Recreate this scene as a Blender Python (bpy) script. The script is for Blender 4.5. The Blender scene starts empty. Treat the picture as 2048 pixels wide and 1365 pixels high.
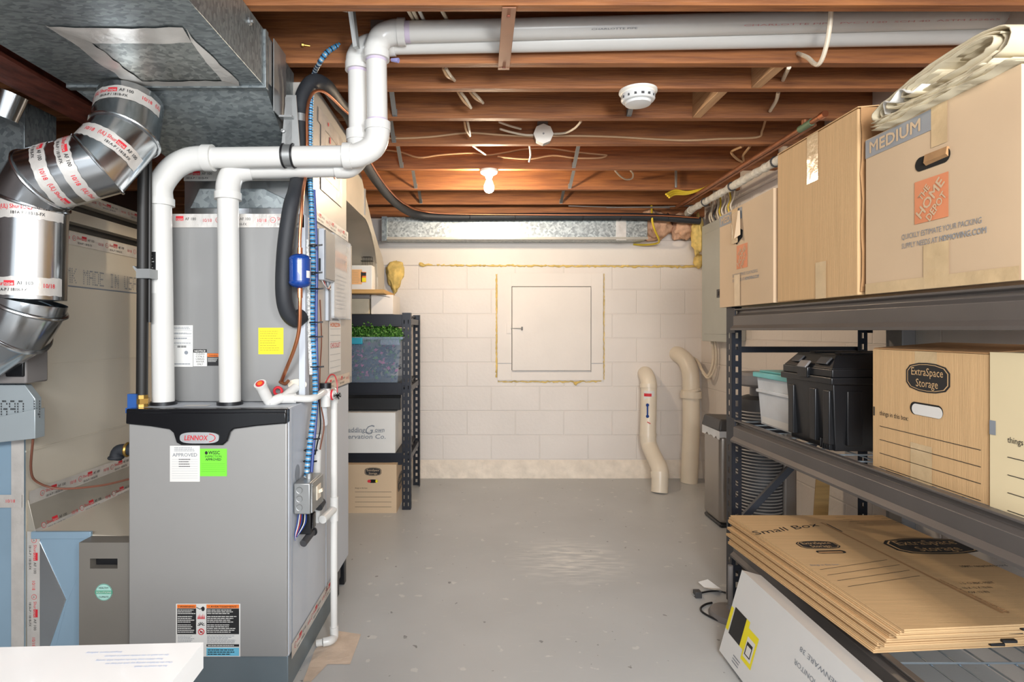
import bpy, bmesh, math, random
from mathutils import Vector, Matrix
random.seed(7)
V = Vector
scene = bpy.context.scene
COL = scene.collection
PI = math.pi

# ------------------------------------------------------------------ camera, world, lights, exposure
F, CX, CY, CH = 1160.0, 960.0, 661.0, 1.23          # focal length in px, vanishing point, eye height
cam_d = bpy.data.cameras.new('camera')
cam = bpy.data.objects.new('camera', cam_d); COL.objects.link(cam)
cam.location = (0, 0, CH); cam.rotation_euler = (PI/2, 0, 0)
cam_d.sensor_width = 36; cam_d.lens = 36*F/2048
cam_d.shift_x = (1024-CX)/2048; cam_d.shift_y = -(682.5-CY)/2048
cam_d.clip_start = 0.02
scene.camera = cam
scene.view_settings.view_transform = 'Standard'
scene.view_settings.look = 'None'
scene.view_settings.gamma = 1
scene.view_settings.exposure = -0.2
w = bpy.data.worlds.new('world'); scene.world = w; w.use_nodes = True
bg = w.node_tree.nodes['Background']
bg.inputs[0].default_value = (0.9, 0.95, 1.0, 1); bg.inputs[1].default_value = 1.5

def area(name, loc, target, sx, sy, power, col):
    l = bpy.data.lights.new(name, 'AREA'); l.shape = 'RECTANGLE'; l.size = sx; l.size_y = sy
    l.energy = power; l.color = col
    o = bpy.data.objects.new(name, l); COL.objects.link(o); o.location = loc
    o.rotation_euler = (V(target)-V(loc)).to_track_quat('-Z', 'Y').to_euler()
    return o
area('rear_fill', (-0.35, -1.9, 2.05), (0.3, 3.6, 0.7), 1.8, 0.5, 130, (1.0, 0.98, 0.96))  # added fill behind the camera for brightness, no fixture known there
area('daylight_fill', (1.0, -2.0, 1.45), (-0.5, 2.5, 0.9), 1.6, 1.4, 85, (0.78, 0.89, 1.0))  # added soft cool fill for the bluish daylight, the opening itself is unseen
area('flash', (0.55, -0.1, 1.75), (0.3, 4.0, 1.5), 0.3, 0.3, 26, (1.0, 0.98, 0.95))

# ------------------------------------------------------------------ helpers
def lin(c):
    c = c/255.0
    return c/12.92 if c <= 0.04045 else ((c+0.055)/1.055)**2.4
def rgb(t): return (lin(t[0]), lin(t[1]), lin(t[2]), 1)
def at(px, py, d): return V(((px-CX)*d/F, d, CH-(py-CY)*d/F))
def xat(px, d): return (px-CX)*d/F
def zat(py, d): return CH-(py-CY)*d/F

def M(name, col, rough=0.5, metal=0.0, var=0.06, scale=6.0, bump=0.0, bscale=60.0, stretch=(1, 1, 1), col2=None,
      emit=0, alpha=1.0, trans=0.0, spangle=False, coat=0.0):
    m = bpy.data.materials.new(name); m.use_nodes = True
    nt = m.node_tree; N = nt.nodes; L = nt.links
    b = N['Principled BSDF']
    tc = N.new('ShaderNodeTexCoord'); mp = N.new('ShaderNodeMapping'); mp.inputs['Scale'].default_value = stretch
    L.new(tc.outputs['Object'], mp.inputs['Vector'])
    if spangle:
        tx = N.new('ShaderNodeTexVoronoi'); tx.inputs['Scale'].default_value = scale
        L.new(mp.outputs[0], tx.inputs['Vector']); fac = tx.outputs['Color']
        sep = N.new('ShaderNodeSeparateColor'); L.new(fac, sep.inputs[0]); fac = sep.outputs[0]
    else:
        tx = N.new('ShaderNodeTexNoise'); tx.inputs['Scale'].default_value = scale; tx.inputs['Detail'].default_value = 6
        L.new(mp.outputs[0], tx.inputs['Vector']); fac = tx.outputs['Fac']
    rp = N.new('ShaderNodeValToRGB')
    c = rgb(col)
    if col2: c2 = rgb(col2); lo, hi = c, c2
    else:
        lo = tuple(x*(1-var*2) for x in c[:3])+(1,); hi = tuple(min(1, x*(1+var*2)) for x in c[:3])+(1,)
    rp.color_ramp.elements[0].position = 0.05 if spangle else 0.3; rp.color_ramp.elements[0].color = lo
    rp.color_ramp.elements[1].position = 0.95 if spangle else 0.7; rp.color_ramp.elements[1].color = hi
    L.new(fac, rp.inputs[0]); L.new(rp.outputs[0], b.inputs['Base Color'])
    b.inputs['Roughness'].default_value = rough; b.inputs['Metallic'].default_value = metal
    b.inputs['Alpha'].default_value = alpha
    b.inputs['Transmission Weight'].default_value = trans
    b.inputs['Coat Weight'].default_value = coat
    if bump:
        n2 = N.new('ShaderNodeTexNoise'); n2.inputs['Scale'].default_value = bscale; n2.inputs['Detail'].default_value = 4
        L.new(mp.outputs[0], n2.inputs['Vector'])
        bp = N.new('ShaderNodeBump'); bp.inputs['Strength'].default_value = bump; bp.inputs['Distance'].default_value = 0.01
        L.new(n2.outputs['Fac'], bp.inputs['Height']); L.new(bp.outputs[0], b.inputs['Normal'])
    if emit:
        b.inputs['Emission Color'].default_value = rgb(col); b.inputs['Emission Strength'].default_value = emit
    return m

class MB:
    """collects faces, builds ONE mesh object"""
    def __init__(s): s.v = []; s.f = []; s.m = []; s.mats = []
    def mi(s, mat):
        if mat not in s.mats: s.mats.append(mat)
        return s.mats.index(mat)
    def add(s, vs, fs, mat):
        o = len(s.v); k = s.mi(mat)
        s.v += [V(p) for p in vs]
        for f in fs: s.f.append([i+o for i in f]); s.m.append(k)
        return s
    def quad(s, a, b, c, d, mat): return s.add([a, b, c, d], [(0, 1, 2, 3)], mat)
    def poly(s, pts, mat): return s.add(pts, [tuple(range(len(pts)))], mat)
    def hexa(s, p, mat):
        return s.add(p, [(3, 2, 1, 0), (4, 5, 6, 7), (0, 1, 5, 4), (1, 2, 6, 5), (2, 3, 7, 6), (3, 0, 4, 7)], mat)
    def box(s, lo, hi, mat):
        x0, y0, z0 = lo; x1, y1, z1 = hi
        return s.hexa([(x0, y0, z0), (x1, y0, z0), (x1, y1, z0), (x0, y1, z0), (x0, y0, z1), (x1, y0, z1), (x1, y1, z1), (x0, y1, z1)], mat)
    def obox(s, o, u, v, w, mat):
        o, u, v, w = V(o), V(u), V(v), V(w)
        return s.hexa([o, o+u, o+u+v, o+v, o+w, o+u+w, o+u+v+w, o+v+w], mat)
    def prism(s, pts, ext, mat, flip=False):
        n = len(pts); e = V(ext); a = [V(p) for p in pts]
        fs = [tuple(range(n-1, -1, -1)), tuple(range(n, 2*n))]
        for i in range(n): fs.append((i, (i+1) % n, n+(i+1) % n, n+i))
        if flip: fs = [tuple(reversed(f)) for f in fs]
        return s.add(a+[p+e for p in a], fs, mat)
    def tube(s, pts, r, mat, seg=12, caps=True, mats=None, bulge=0, ov=1.0):
        pts = [V(p) for p in pts]; n = len(pts)
        t0 = (pts[1]-pts[0]).normalized()
        a = t0.orthogonal().normalized(); b = t0.cross(a)
        rs = r if isinstance(r, (list, tuple)) else [r]*n
        rings = []
        t_prev = t0
        for i in range(n):
            t1 = (pts[i]-pts[i-1]).normalized() if i > 0 else t0
            t2 = (pts[i+1]-pts[i]).normalized() if i < n-1 else t1
            if i > 0:
                q = t_prev.rotation_difference(t1); a = (q @ a).normalized(); b = (q @ b).normalized(); t_prev = t1
            bis = (t1+t2)
            bis = bis.normalized() if bis.length > 1e-6 else t1
            rr = rs[i]*(1+(bulge if i % 2 else 0))
            ring = []
            for k in range(seg):
                an = 2*PI*k/seg
                c = a*(math.cos(an)*rr)+b*(math.sin(an)*rr*ov)
                den = t1.dot(bis)
                if den > 0.25: c = c-t1*(c.dot(bis)/den)
                ring.append(pts[i]+c)
            rings.append(ring)
        o = len(s.v)
        for ring in rings: s.v += ring
        for i in range(n-1):
            km = s.mi(mats[i % len(mats)] if mats else mat)
            for k in range(seg):
                s.f.append([o+i*seg+k, o+i*seg+(k+1) % seg, o+(i+1)*seg+(k+1) % seg, o+(i+1)*seg+k]); s.m.append(km)
        if caps:
            km = s.mi(mat)
            s.f.append([o+k for k in range(seg-1, -1, -1)]); s.m.append(km)
            s.f.append([o+(n-1)*seg+k for k in range(seg)]); s.m.append(km)
        return s
    def cyl(s, p0, p1, r, mat, seg=24, r1=None): return s.tube([p0, p1], [r, r if r1 is None else r1], mat, seg)
    def lathe(s, base, axis, prof, mat, seg=28, caps=True):
        """prof: list of (radius, height) along axis"""
        ax = V(axis).normalized(); a = ax.orthogonal().normalized(); b = ax.cross(a); o = len(s.v); base = V(base)
        for r, h in prof:
            for k in range(seg):
                an = 2*PI*k/seg
                s.v.append(base+ax*h+a*(math.cos(an)*r)+b*(math.sin(an)*r))
        km = s.mi(mat)
        for i in range(len(prof)-1):
            for k in range(seg):
                s.f.append([o+i*seg+k, o+i*seg+(k+1) % seg, o+(i+1)*seg+(k+1) % seg, o+(i+1)*seg+k]); s.m.append(km)
        if caps:
            s.f.append([o+k for k in range(seg-1, -1, -1)]); s.m.append(km)
            s.f.append([o+(len(prof)-1)*seg+k for k in range(seg)]); s.m.append(km)
        return s
    def torus(s, c, axis, R, r, mat, seg=28, sub=6):
        ax = V(axis).normalized(); a = ax.orthogonal().normalized(); b = ax.cross(a); o = len(s.v); c = V(c)
        for k in range(seg):
            an = 2*PI*k/seg; d = a*math.cos(an)+b*math.sin(an)
            for j in range(sub):
                bn = 2*PI*j/sub
                s.v.append(c+d*(R+r*math.cos(bn))+ax*(r*math.sin(bn)))
        km = s.mi(mat)
        for k in range(seg):
            for j in range(sub):
                s.f.append([o+k*sub+j, o+((k+1) % seg)*sub+j, o+((k+1) % seg)*sub+(j+1) % sub, o+k*sub+(j+1) % sub]); s.m.append(km)
        return s
    def text(s, st, o, u, v, h, mat, width=None, align='l', bold=0.0, shear=0.0, off=0.0008):
        """flat lettering: o = baseline start, u = reading direction, v = up, h = capital height"""
        u, v = V(u).normalized(), V(v).normalized(); n = u.cross(v)
        vs, fs, x0, x1 = glyphs(st, 0, shear)
        k = h/0.69; kx = k if width is None else width/(x1-x0)
        wd = (x1-x0)*kx
        sh = {'l': 0, 'c': -wd/2, 'r': -wd}[align]
        o = V(o); e = bold*h
        for i, (du, dv) in enumerate(((0, 0), (e, 0), (-e, 0), (0, e), (0, -e)) if bold > .015 else ((0, 0),)):
            s.add([o+u*((p[0]-x0)*kx+sh+du)+v*(p[1]*k+dv)+n*(off+.00004*i) for p in vs], fs, mat)
        return s
    def mtext(s, st, fn, h, mat, x=0.0, y=0.0, bold=0.0, width=None):
        vs, fs, x0, x1 = glyphs(st, bold, 0)
        k = h/0.69; kx = k if width is None else width/(x1-x0)
        s.add([fn(x+(p[0]-x0)*kx, y+p[1]*k) for p in vs], fs, mat)
        return (x1-x0)*kx
    def rect(s, o, u, v, w, h, mat, off=0.0006):
        u, v = V(u).normalized(), V(v).normalized(); n = u.cross(v)*off; o = V(o)+n
        return s.quad(o, o+u*w, o+u*w+v*h, o+v*h, mat)
    def disc(s, c, u, v, ru, rv, mat, off=0.0006, seg=28):
        u, v = V(u).normalized(), V(v).normalized(); c = V(c)+u.cross(v)*off
        return s.poly([c+u*(ru*math.cos(2*PI*k/seg))+v*(rv*math.sin(2*PI*k/seg)) for k in range(seg)], mat)
    def lines(s, o, u, v, w, h, n, mat, fill=0.5, off=0.0009, ragged=0.3):
        """small print that nobody can read: rows of thin bars"""
        u, v = V(u).normalized(), V(v).normalized(); o = V(o)
        for i in range(n):
            y = h*(i+0.25)/n; x = 0
            ww = w*(1-ragged*random.random())
            while x < ww:
                seg = min(ww-x, w*random.uniform(0.06, 0.16))
                s.rect(o+u*x+v*y, u, v, seg*0.86, h/n*fill, mat, off); x += seg
        return s
    def build(s, name, parent=None, bevel=0, smooth=True, angle=35, segs=2, flipfix=False):
        me = bpy.data.meshes.new(name)
        off = V((0, 0, 0)); p = parent
        while p: off = off+p.location; p = p.parent
        me.from_pydata([tuple(p-off) for p in s.v], [], s.f)
        for m in s.mats: me.materials.append(m)
        me.polygons.foreach_set('material_index', s.m)
        if smooth:
            me.polygons.foreach_set('use_smooth', [True]*len(me.polygons))
            me.set_sharp_from_angle(angle=math.radians(angle))
        me.update()
        o = bpy.data.objects.new(name, me); COL.objects.link(o)
        if parent: o.parent = parent
        if bevel:
            bm_ = o.modifiers.new('bevel', 'BEVEL'); bm_.width = bevel; bm_.segments = segs; bm_.limit_method = 'ANGLE'; bm_.angle_limit = math.radians(50)
        return o

_gl = {}
def glyphs(st, bold=0.0, shear=0.0):
    key = (st, bold, shear)
    if key not in _gl:
        c = bpy.data.curves.new('t', 'FONT'); c.body = st; c.size = 1; c.resolution_u = 2; c.offset = bold; c.shear = shear
        c.fill_mode = 'FRONT' if hasattr(c, 'fill_mode') else c.fill_mode
        o = bpy.data.objects.new('t', c)
        me = bpy.data.meshes.new_from_object(o)
        vs = [tuple(p.co) for p in me.vertices]; fs = [tuple(p.vertices) for p in me.polygons]
        bpy.data.objects.remove(o); bpy.data.curves.remove(c); bpy.data.meshes.remove(me)
        xs = [p[0] for p in vs] or [0, 1]
        _gl[key] = (vs, fs, min(xs), max(xs))
    return _gl[key]

def tag(o, label, cat=None, group=None, kind=None):
    if label: o['label'] = label
    if cat: o['category'] = cat
    if group: o['group'] = group
    if kind: o['kind'] = kind
    return o
def thing(name, label, cat, loc=(0, 0, 0), group=None, kind=None):
    o = bpy.data.objects.new(name, None); COL.objects.link(o); o.location = loc; o.empty_display_size = 0.05
    return tag(o, label, cat, group, kind)
def smooth(pts, n=6):
    p = [V(a) for a in pts]; p = [p[0]*2-p[1]]+p+[p[-1]*2-p[-2]]; out = []
    for i in range(1, len(p)-2):
        for k in range(n):
            t = k/n; a, b, c, d = p[i-1], p[i], p[i+1], p[i+2]
            out.append(0.5*((2*b)+(c-a)*t+(2*a-5*b+4*c-d)*t*t+(3*b-a-3*c+d)*t**3))
    out.append(p[-2]); return out
def arc(c, a, b, r, a0, a1, n=8):
    c, a, b = V(c), V(a), V(b)
    return [c+a*(r*math.cos(a0+(a1-a0)*k/n))+b*(r*math.sin(a0+(a1-a0)*k/n)) for k in range(n+1)]
def resample(pts, step):
    pts = [V(p) for p in pts]; out = [pts[0]]; acc = 0
    for i in range(len(pts)-1):
        a, b = pts[i], pts[i+1]; l = (b-a).length; pos = step-acc
        while pos < l:
            out.append(a.lerp(b, pos/l)); pos += step
        acc = (acc+l) % step
    return out
X_, Y_, Z_ = V((1, 0, 0)), V((0, 1, 0)), V((0, 0, 1))

# ------------------------------------------------------------------ materials
def wood_mat(name, a, b, stretch=(1.2, 18, 18)):
    m = M(name, a, 0.65, 0, scale=3.2, stretch=stretch, col2=b, bump=0.25, bscale=9)
    return m
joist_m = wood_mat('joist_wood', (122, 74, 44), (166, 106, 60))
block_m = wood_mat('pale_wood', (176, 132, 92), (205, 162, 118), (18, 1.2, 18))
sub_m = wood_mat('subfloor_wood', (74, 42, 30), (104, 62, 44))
darkwall_m = wood_mat('dark_boards', (52, 38, 34), (70, 52, 46), (14, 1, 1))
galv = M('galvanised_steel', (120, 128, 131), 0.42, 0.75, scale=55, col2=(158, 166, 168), spangle=True, stretch=(1, 2.2, 1))
galv_fine = M('galvanised_speckled', (138, 142, 140), 0.36, 0.8, scale=70, col2=(190, 194, 190), spangle=True)
galv_tan = M('galvanised_dull', (176, 170, 158), 0.45, 0.45, var=0.05, scale=5)
shiny = M('bright_sheet_metal', (206, 210, 213), 0.2, 1.0, var=0.03, scale=4, bump=0.02, bscale=6)
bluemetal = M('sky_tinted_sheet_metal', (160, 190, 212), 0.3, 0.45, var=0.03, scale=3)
foil = M('foil_tape', (220, 216, 210), 0.3, 0.45, var=0.05, scale=14, bump=0.22, bscale=26)
strap_m = M('strap_steel', (166, 168, 168), 0.4, 0.8)
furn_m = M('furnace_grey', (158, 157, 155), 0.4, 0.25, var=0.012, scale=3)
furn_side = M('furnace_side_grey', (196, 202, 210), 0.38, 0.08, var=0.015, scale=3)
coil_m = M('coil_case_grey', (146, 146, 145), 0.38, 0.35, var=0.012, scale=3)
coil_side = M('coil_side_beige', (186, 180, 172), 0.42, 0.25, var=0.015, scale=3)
cab_m = M('cabinet_taupe', (128, 124, 117), 0.45, 0.2, var=0.015)
base_m = M('base_blue_grey', (118, 130, 136), 0.45, 0.4, var=0.03)
blk = M('black_plastic', (24, 25, 28), 0.35, 0, var=0.05)
blk_gloss = M('glossy_black', (16, 17, 20), 0.2, 0, var=0.05)
rub = M('black_foam_insulation', (38, 41, 46), 0.6, 0, var=0.08, bump=0.1, bscale=40)
pvc = M('white_pvc', (214, 213, 209), 0.25, 0, var=0.012, scale=5)
pvc_old = M('cream_pvc', (226, 214, 194), 0.35, 0, var=0.02)
purple = M('purple_primer', (196, 184, 204), 0.35, 0)
copper = M('copper', (196, 128, 92), 0.3, 0.9, var=0.05)
copper_old = M('dull_copper', (150, 98, 68), 0.45, 0.6, var=0.12, scale=20)
bluecan = M('blue_enamel', (16, 62, 140), 0.25, 0, var=0.02, coat=0.4)
cable_b = M('blue_conduit', (70, 150, 200), 0.4, 0.1)
cable_w = M('silver_conduit', (196, 204, 208), 0.35, 0.5)
cable_k = M('conduit_dark', (34, 50, 70), 0.5, 0)  # dark bands between the blue and silver ones
nm = M('cable_jacket', (214, 200, 178), 0.45, 0, var=0.04)
nm_tan = M('tan_cable_jacket', (196, 160, 122), 0.5, 0, var=0.06)
nm_y = M('yellow_cable_jacket', (216, 186, 52), 0.45, 0)
wire_blue = M('blue_wire', (28, 62, 142), 0.4, 0)
wire_red = M('red_wire', (170, 60, 60), 0.4, 0)
wire_brown = M('brown_wire', (120, 76, 60), 0.45, 0)
white = M('white_paper', (222, 221, 217), 0.6, 0, var=0.012)
white_gl = M('white_enamel', (222, 223, 222), 0.25, 0, var=0.008, coat=0.3)
ink = M('black_ink', (32, 32, 34), 0.6, 0)
greyink = M('grey_ink', (132, 138, 146), 0.6, 0)
blueink = M('blue_ink', (150, 172, 212), 0.6, 0)
slate = M('slate_blue_ink', (144, 148, 153), 0.6, 0)
redink = M('red_ink', (206, 40, 52), 0.55, 0)
orange = M('orange_ink', (234, 120, 44), 0.55, 0)
hdorange = M('carton_orange_ink', (216, 134, 92), 0.6, 0)
yellow = M('yellow_paper', (240, 226, 34), 0.5, 0, var=0.02)
green = M('bright_green_paper', (120, 226, 60), 0.5, 0, var=0.02)
skyblue = M('light_blue_ink', (108, 190, 220), 0.55, 0)
teal = M('teal_plastic', (38, 150, 176), 0.4, 0)
pale_teal = M('pale_teal_lid', (120, 196, 196), 0.4, 0)
mint = M('mint_badge', (168, 214, 204), 0.45, 0)
silver = M('silver_badge', (206, 208, 210), 0.3, 0.6)
card = M('cardboard', (206, 170, 124), 0.75, 0, var=0.03, scale=3, bump=0.12, bscale=12, stretch=(1, 30, 1))
card2 = M('pale_cardboard', (206, 180, 148), 0.75, 0, var=0.025, scale=3, bump=0.08, bscale=8)
card3 = M('cream_cardboard', (222, 206, 168), 0.75, 0, var=0.025, scale=3)
card_dark = M('brown_cardboard', (170, 130, 88), 0.8, 0, var=0.06, scale=10, bump=0.2, bscale=30)
card_edge = M('corrugated_edge', (184, 142, 98), 0.85, 0, var=0.14, scale=80, bump=0.5, bscale=160)
packtape = M('clear_packing_tape', (208, 182, 142), 0.2, 0, var=0.05, scale=14, bump=0.25, bscale=22, coat=0.5)
paper_t = M('newsprint', (204, 193, 166), 0.7, 0, var=0.04, scale=6, bump=0.15, bscale=14)
rackm = M('rack_black_steel', (30, 33, 42), 0.4, 0.3, var=0.05)
rackbeam = M('rack_beam_grey', (100, 95, 92), 0.4, 0.35, var=0.03, bump=0.03, bscale=200)
rackwire = M('rack_wire', (150, 164, 176), 0.3, 0.7)
panel_grey = M('panel_grey', (182, 184, 176), 0.45, 0.1, var=0.015)
foam_y = M('yellow_spray_foam', (220, 190, 112), 0.8, 0, var=0.12, scale=18, bump=0.6, bscale=34)
insul = M('pink_fibreglass', (206, 164, 134), 0.95, 0, var=0.16, scale=9, bump=0.8, bscale=24)
steel_red = M('red_painted_steel', (124, 66, 52), 0.55, 0.1, var=0.25, scale=26, bump=0.3, bscale=40, stretch=(1, .4, 1))
strap_brown = M('brown_painted_steel', (150, 104, 78), 0.5, 0.15, var=0.08)
stainless = M('brushed_stainless', (160, 154, 148), 0.35, 0.8, var=0.04, scale=3, stretch=(1, 1, .1))
greyplastic = M('grey_plastic', (120, 116, 114), 0.45, 0)
dkgrey = M('dark_grey_plastic', (62, 62, 64), 0.45, 0, var=0.06)
beige_pl = M('beige_plastic', (196, 184, 160), 0.45, 0)
clear_bin = M('clear_plastic', (168, 190, 214), 0.12, 0, alpha=0.30)
milky = M('milky_plastic', (224, 228, 232), 0.35, 0, alpha=0.85)
pouch_m = M('clear_vinyl', (228, 232, 236), 0.12, 0, alpha=0.45)
leaf_m = M('leaf_green', (42, 92, 34), 0.5, 0, col2=(96, 150, 62), scale=40)
pink_m = M('pink_flower', (196, 100, 150), 0.6, 0)
brass = M('brass', (176, 140, 74), 0.35, 0.8)
bluecap = M('blue_handle', (40, 84, 150), 0.4, 0)
porcelain = M('porcelain', (240, 236, 226), 0.25, 0)
bulb_m = M('lit_bulb', (255, 232, 200), 0.3, 0, emit=1000)
hole_m = M('dark_inside', (16, 14, 12), 0.9, 0)
plywood = M('plywood', (190, 150, 92), 0.7, 0, var=0.08, stretch=(1, 10, 10))
lilac = M('lilac_wire_nut', (140, 140, 190), 0.5, 0)

def block_wall_mat(name, axis):
    m = M(name, (223, 215, 207), 0.5, 0, var=0.02, scale=2.2)
    nt = m.node_tree; N = nt.nodes; L = nt.links; b = N['Principled BSDF']
    tc = N.new('ShaderNodeTexCoord'); sp = N.new('ShaderNodeSeparateXYZ'); L.new(tc.outputs['Object'], sp.inputs[0])
    cb = N.new('ShaderNodeCombineXYZ'); ad = N.new('ShaderNodeMath'); ad.operation = 'ADD'; ad.inputs[1].default_value = 8.12+0.11
    ad2 = N.new('ShaderNodeMath'); ad2.operation = 'ADD'; ad2.inputs[1].default_value = 4.06-0.149
    L.new(sp.outputs[axis], ad.inputs[0]); L.new(sp.outputs['Z'], ad2.inputs[0])
    L.new(ad.outputs[0], cb.inputs[0]); L.new(ad2.outputs[0], cb.inputs[1])
    br = N.new('ShaderNodeTexBrick'); br.inputs['Scale'].default_value = 1; br.inputs['Brick Width'].default_value = 0.406
    br.inputs['Row Height'].default_value = 0.203; br.inputs['Mortar Size'].default_value = 0.006; br.inputs['Mortar Smooth'].default_value = 0.6
    br.offset = 0.5; br.inputs['Bias'].default_value = 0
    L.new(cb.outputs[0], br.inputs['Vector'])
    nz = N.new('ShaderNodeTexNoise'); nz.inputs['Scale'].default_value = 38; nz.inputs['Detail'].default_value = 6
    L.new(tc.outputs['Object'], nz.inputs['Vector'])
    inv = N.new('ShaderNodeMath'); inv.operation = 'MULTIPLY_ADD'; inv.inputs[1].default_value = -0.7
    mul = N.new('ShaderNodeMath'); mul.operation = 'MULTIPLY'; mul.inputs[1].default_value = 0.35
    L.new(nz.outputs['Fac'], mul.inputs[0]); L.new(br.outputs['Fac'], inv.inputs[0]); L.new(mul.outputs[0], inv.inputs[2])
    bp = N.new('ShaderNodeBump'); bp.inputs['Strength'].default_value = 0.55; bp.inputs['Distance'].default_value = 0.008
    L.new(inv.outputs[0], bp.inputs['Height']); L.new(bp.outputs[0], b.inputs['Normal'])
    return m
wall_m = block_wall_mat('painted_block', 'X')
wallr_m = block_wall_mat('painted_block_side', 'Y')
paint = M('cream_paint', (225, 217, 208), 0.5, 0, var=0.02, scale=3, bump=0.12, bscale=30)
paint_rough = M('rough_cream_parge', (228, 216, 200), 0.7, 0, var=0.05, scale=14, bump=1.0, bscale=26)

def floor_mat():
    m = M('painted_concrete', (184, 186, 186), 0.36, 0, var=0.035, scale=1.7, bump=0.05, bscale=18)
    nt = m.node_tree; N = nt.nodes; L = nt.links; b = N['Principled BSDF']
    src = b.inputs['Base Color'].links[0].from_socket
    tc = N.new('ShaderNodeTexCoord')
    def layer(src, scale, lo, hi, col, stretch, amt, gate=None):
        mp = N.new('ShaderNodeMapping'); mp.inputs['Scale'].default_value = stretch; mp.inputs['Rotation'].default_value = (0, 0, 0.6)
        L.new(tc.outputs['Object'], mp.inputs[0])
        nz = N.new('ShaderNodeTexNoise'); nz.inputs['Scale'].default_value = scale; nz.inputs['Detail'].default_value = 3
        L.new(mp.outputs[0], nz.inputs['Vector'])
        r = N.new('ShaderNodeMapRange'); r.inputs[1].default_value = lo; r.inputs[2].default_value = hi; r.inputs[4].default_value = amt
        L.new(nz.outputs['Fac'], r.inputs[0]); fac = r.outputs[0]
        if gate:
            g = N.new('ShaderNodeVectorMath'); g.operation = 'DISTANCE'; g.inputs[1].default_value = gate[0]
            L.new(tc.outputs['Object'], g.inputs[0])
            gr = N.new('ShaderNodeMapRange'); gr.inputs[1].default_value = gate[1]; gr.inputs[2].default_value = 0; L.new(g.outputs['Value'], gr.inputs[0])
            mm = N.new('ShaderNodeMath'); mm.operation = 'MULTIPLY'; L.new(fac, mm.inputs[0]); L.new(gr.outputs[0], mm.inputs[1]); fac = mm.outputs[0]
        mx = N.new('ShaderNodeMix'); mx.data_type = 'RGBA'
        L.new(fac, mx.inputs[0]); L.new(src, mx.inputs[6]); mx.inputs[7].default_value = rgb(col)
        return mx.outputs[2]
    src = layer(src, 14, 0.665, 0.69, (206, 206, 202), (1, 1, 1), 0.8)
    src = layer(src, 9, 0.655, 0.70, (190, 192, 190), (1, 5, 1), 0.6)
    src = layer(src, 26, 0.705, 0.73, (92, 92, 92), (1, 1, 1), 0.7)
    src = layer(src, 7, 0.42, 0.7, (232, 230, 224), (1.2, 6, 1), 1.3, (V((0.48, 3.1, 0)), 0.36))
    L.new(src, b.inputs['Base Color'])
    return m
floor_m = floor_mat()
bare = M('bare_concrete', (206, 188, 170), 0.8, 0, var=0.08, scale=9, bump=0.3, bscale=40)

# ------------------------------------------------------------------ room shell
XR, YB, ZJ, ZS = 1.85, 4.85, 2.23, 2.465
f = MB(); f.quad((-2.7, -2.2, 0), (XR+.1, -2.2, 0), (XR+.1, YB+.1, 0), (-2.7, YB+.1, 0), floor_m)
p = [at(600, 1345, 2.06), at(640, 1268, 2.3), at(680, 1262, 2.34), at(722, 1270, 2.33), at(712, 1298, 2.24), at(690, 1340, 2.1), at(640, 1336, 2.12), at(612, 1365, 2.03)]
f.poly([V((q.x, q.y, 0.0012)) for q in [at(606, 1365, 1160*CH/704), at(630, 1300, 1160*CH/639), at(668, 1262, 1160*CH/601), at(722, 1270, 1160*CH/609), at(715, 1290, 1160*CH/629), at(700, 1330, 1160*CH/669), at(655, 1330, 1160*CH/669), at(622, 1365, 1160*CH/704)]], bare)
tag(f.build('floor'), 'grey painted concrete floor with chips and scuffs', None, None, 'structure')
b = MB(); b.box((-2.7, YB, 0), (XR+.1, YB+.12, ZS), wall_m)
tag(b.build('wall_back'), 'cream painted concrete block wall at the far end', None, None, 'structure')
b = MB(); b.box((XR, -2.2, 0), (XR+.12, YB, ZS), wallr_m)
tag(b.build('wall_right'), 'cream painted block wall behind the steel rack', None, None, 'structure')
b = MB(); b.box((-2.8, -2.2, 0), (-2.7, YB, ZS), darkwall_m)
tag(b.build('wall_left'), 'dark board wall behind the ducts', None, None, 'structure')
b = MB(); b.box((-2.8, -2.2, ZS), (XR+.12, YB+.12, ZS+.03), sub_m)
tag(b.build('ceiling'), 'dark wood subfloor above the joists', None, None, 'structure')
b = MB(); b.box((-.85, YB-.012, zat(531, YB)), (XR, YB, zat(482, YB)), paint)
tag(b.build('trim_1', bevel=.002), 'smooth cream board band along the top of the block wall', None, None, 'structure')
# rough parge at the foot of the wall
b = MB(); n = 90; x0, x1 = -2.0, XR
rows = [0.0, .03, .06, .09, .12, .145]
vs = []
for j, z in enumerate(rows):
    for i in range(n+1):
        x = x0+(x1-x0)*i/n
        e = [.035, .03, .024, .02, .012, 0][j]
        vs.append((x, YB-e-random.uniform(0, .008)*(j < 5), z+(random.uniform(-.008, .008) if 0 < j < 5 else 0)))
fs = [(j*(n+1)+i, j*(n+1)+i+1, (j+1)*(n+1)+i+1, (j+1)*(n+1)+i) for j in range(len(rows)-1) for i in range(n)]
b.add(vs, fs, paint_rough)
tag(b.build('baseboard_back', angle=80), 'rough cream parging along the foot of the block wall', None, None, 'structure')

# joists
jd = [0.72, 1.12, 1.50, 1.82, 2.207, 2.434, 2.771, 3.151, 3.633, 4.16, 4.644]
ordn = {3: 'nearest', 4: 'behind the white vent pipes', 5: 'carrying the smoke detector'}
for i, d in enumerate(jd):
    b = MB(); b.box((-2.7, d-.038, ZJ), (XR, d, ZS), joist_m)
    tag(b.build('ceiling_joist', bevel=.002), 'bare brown timber floor joist spanning the ceiling', None, 'floor joists overhead', 'structure')
b = MB(); b.box((-2.7, YB-.07, 2.165), (XR, YB, ZS), joist_m)
tag(b.build('trim_2'), 'brown timber rim board on top of the back wall', None, None, 'structure')
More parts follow.
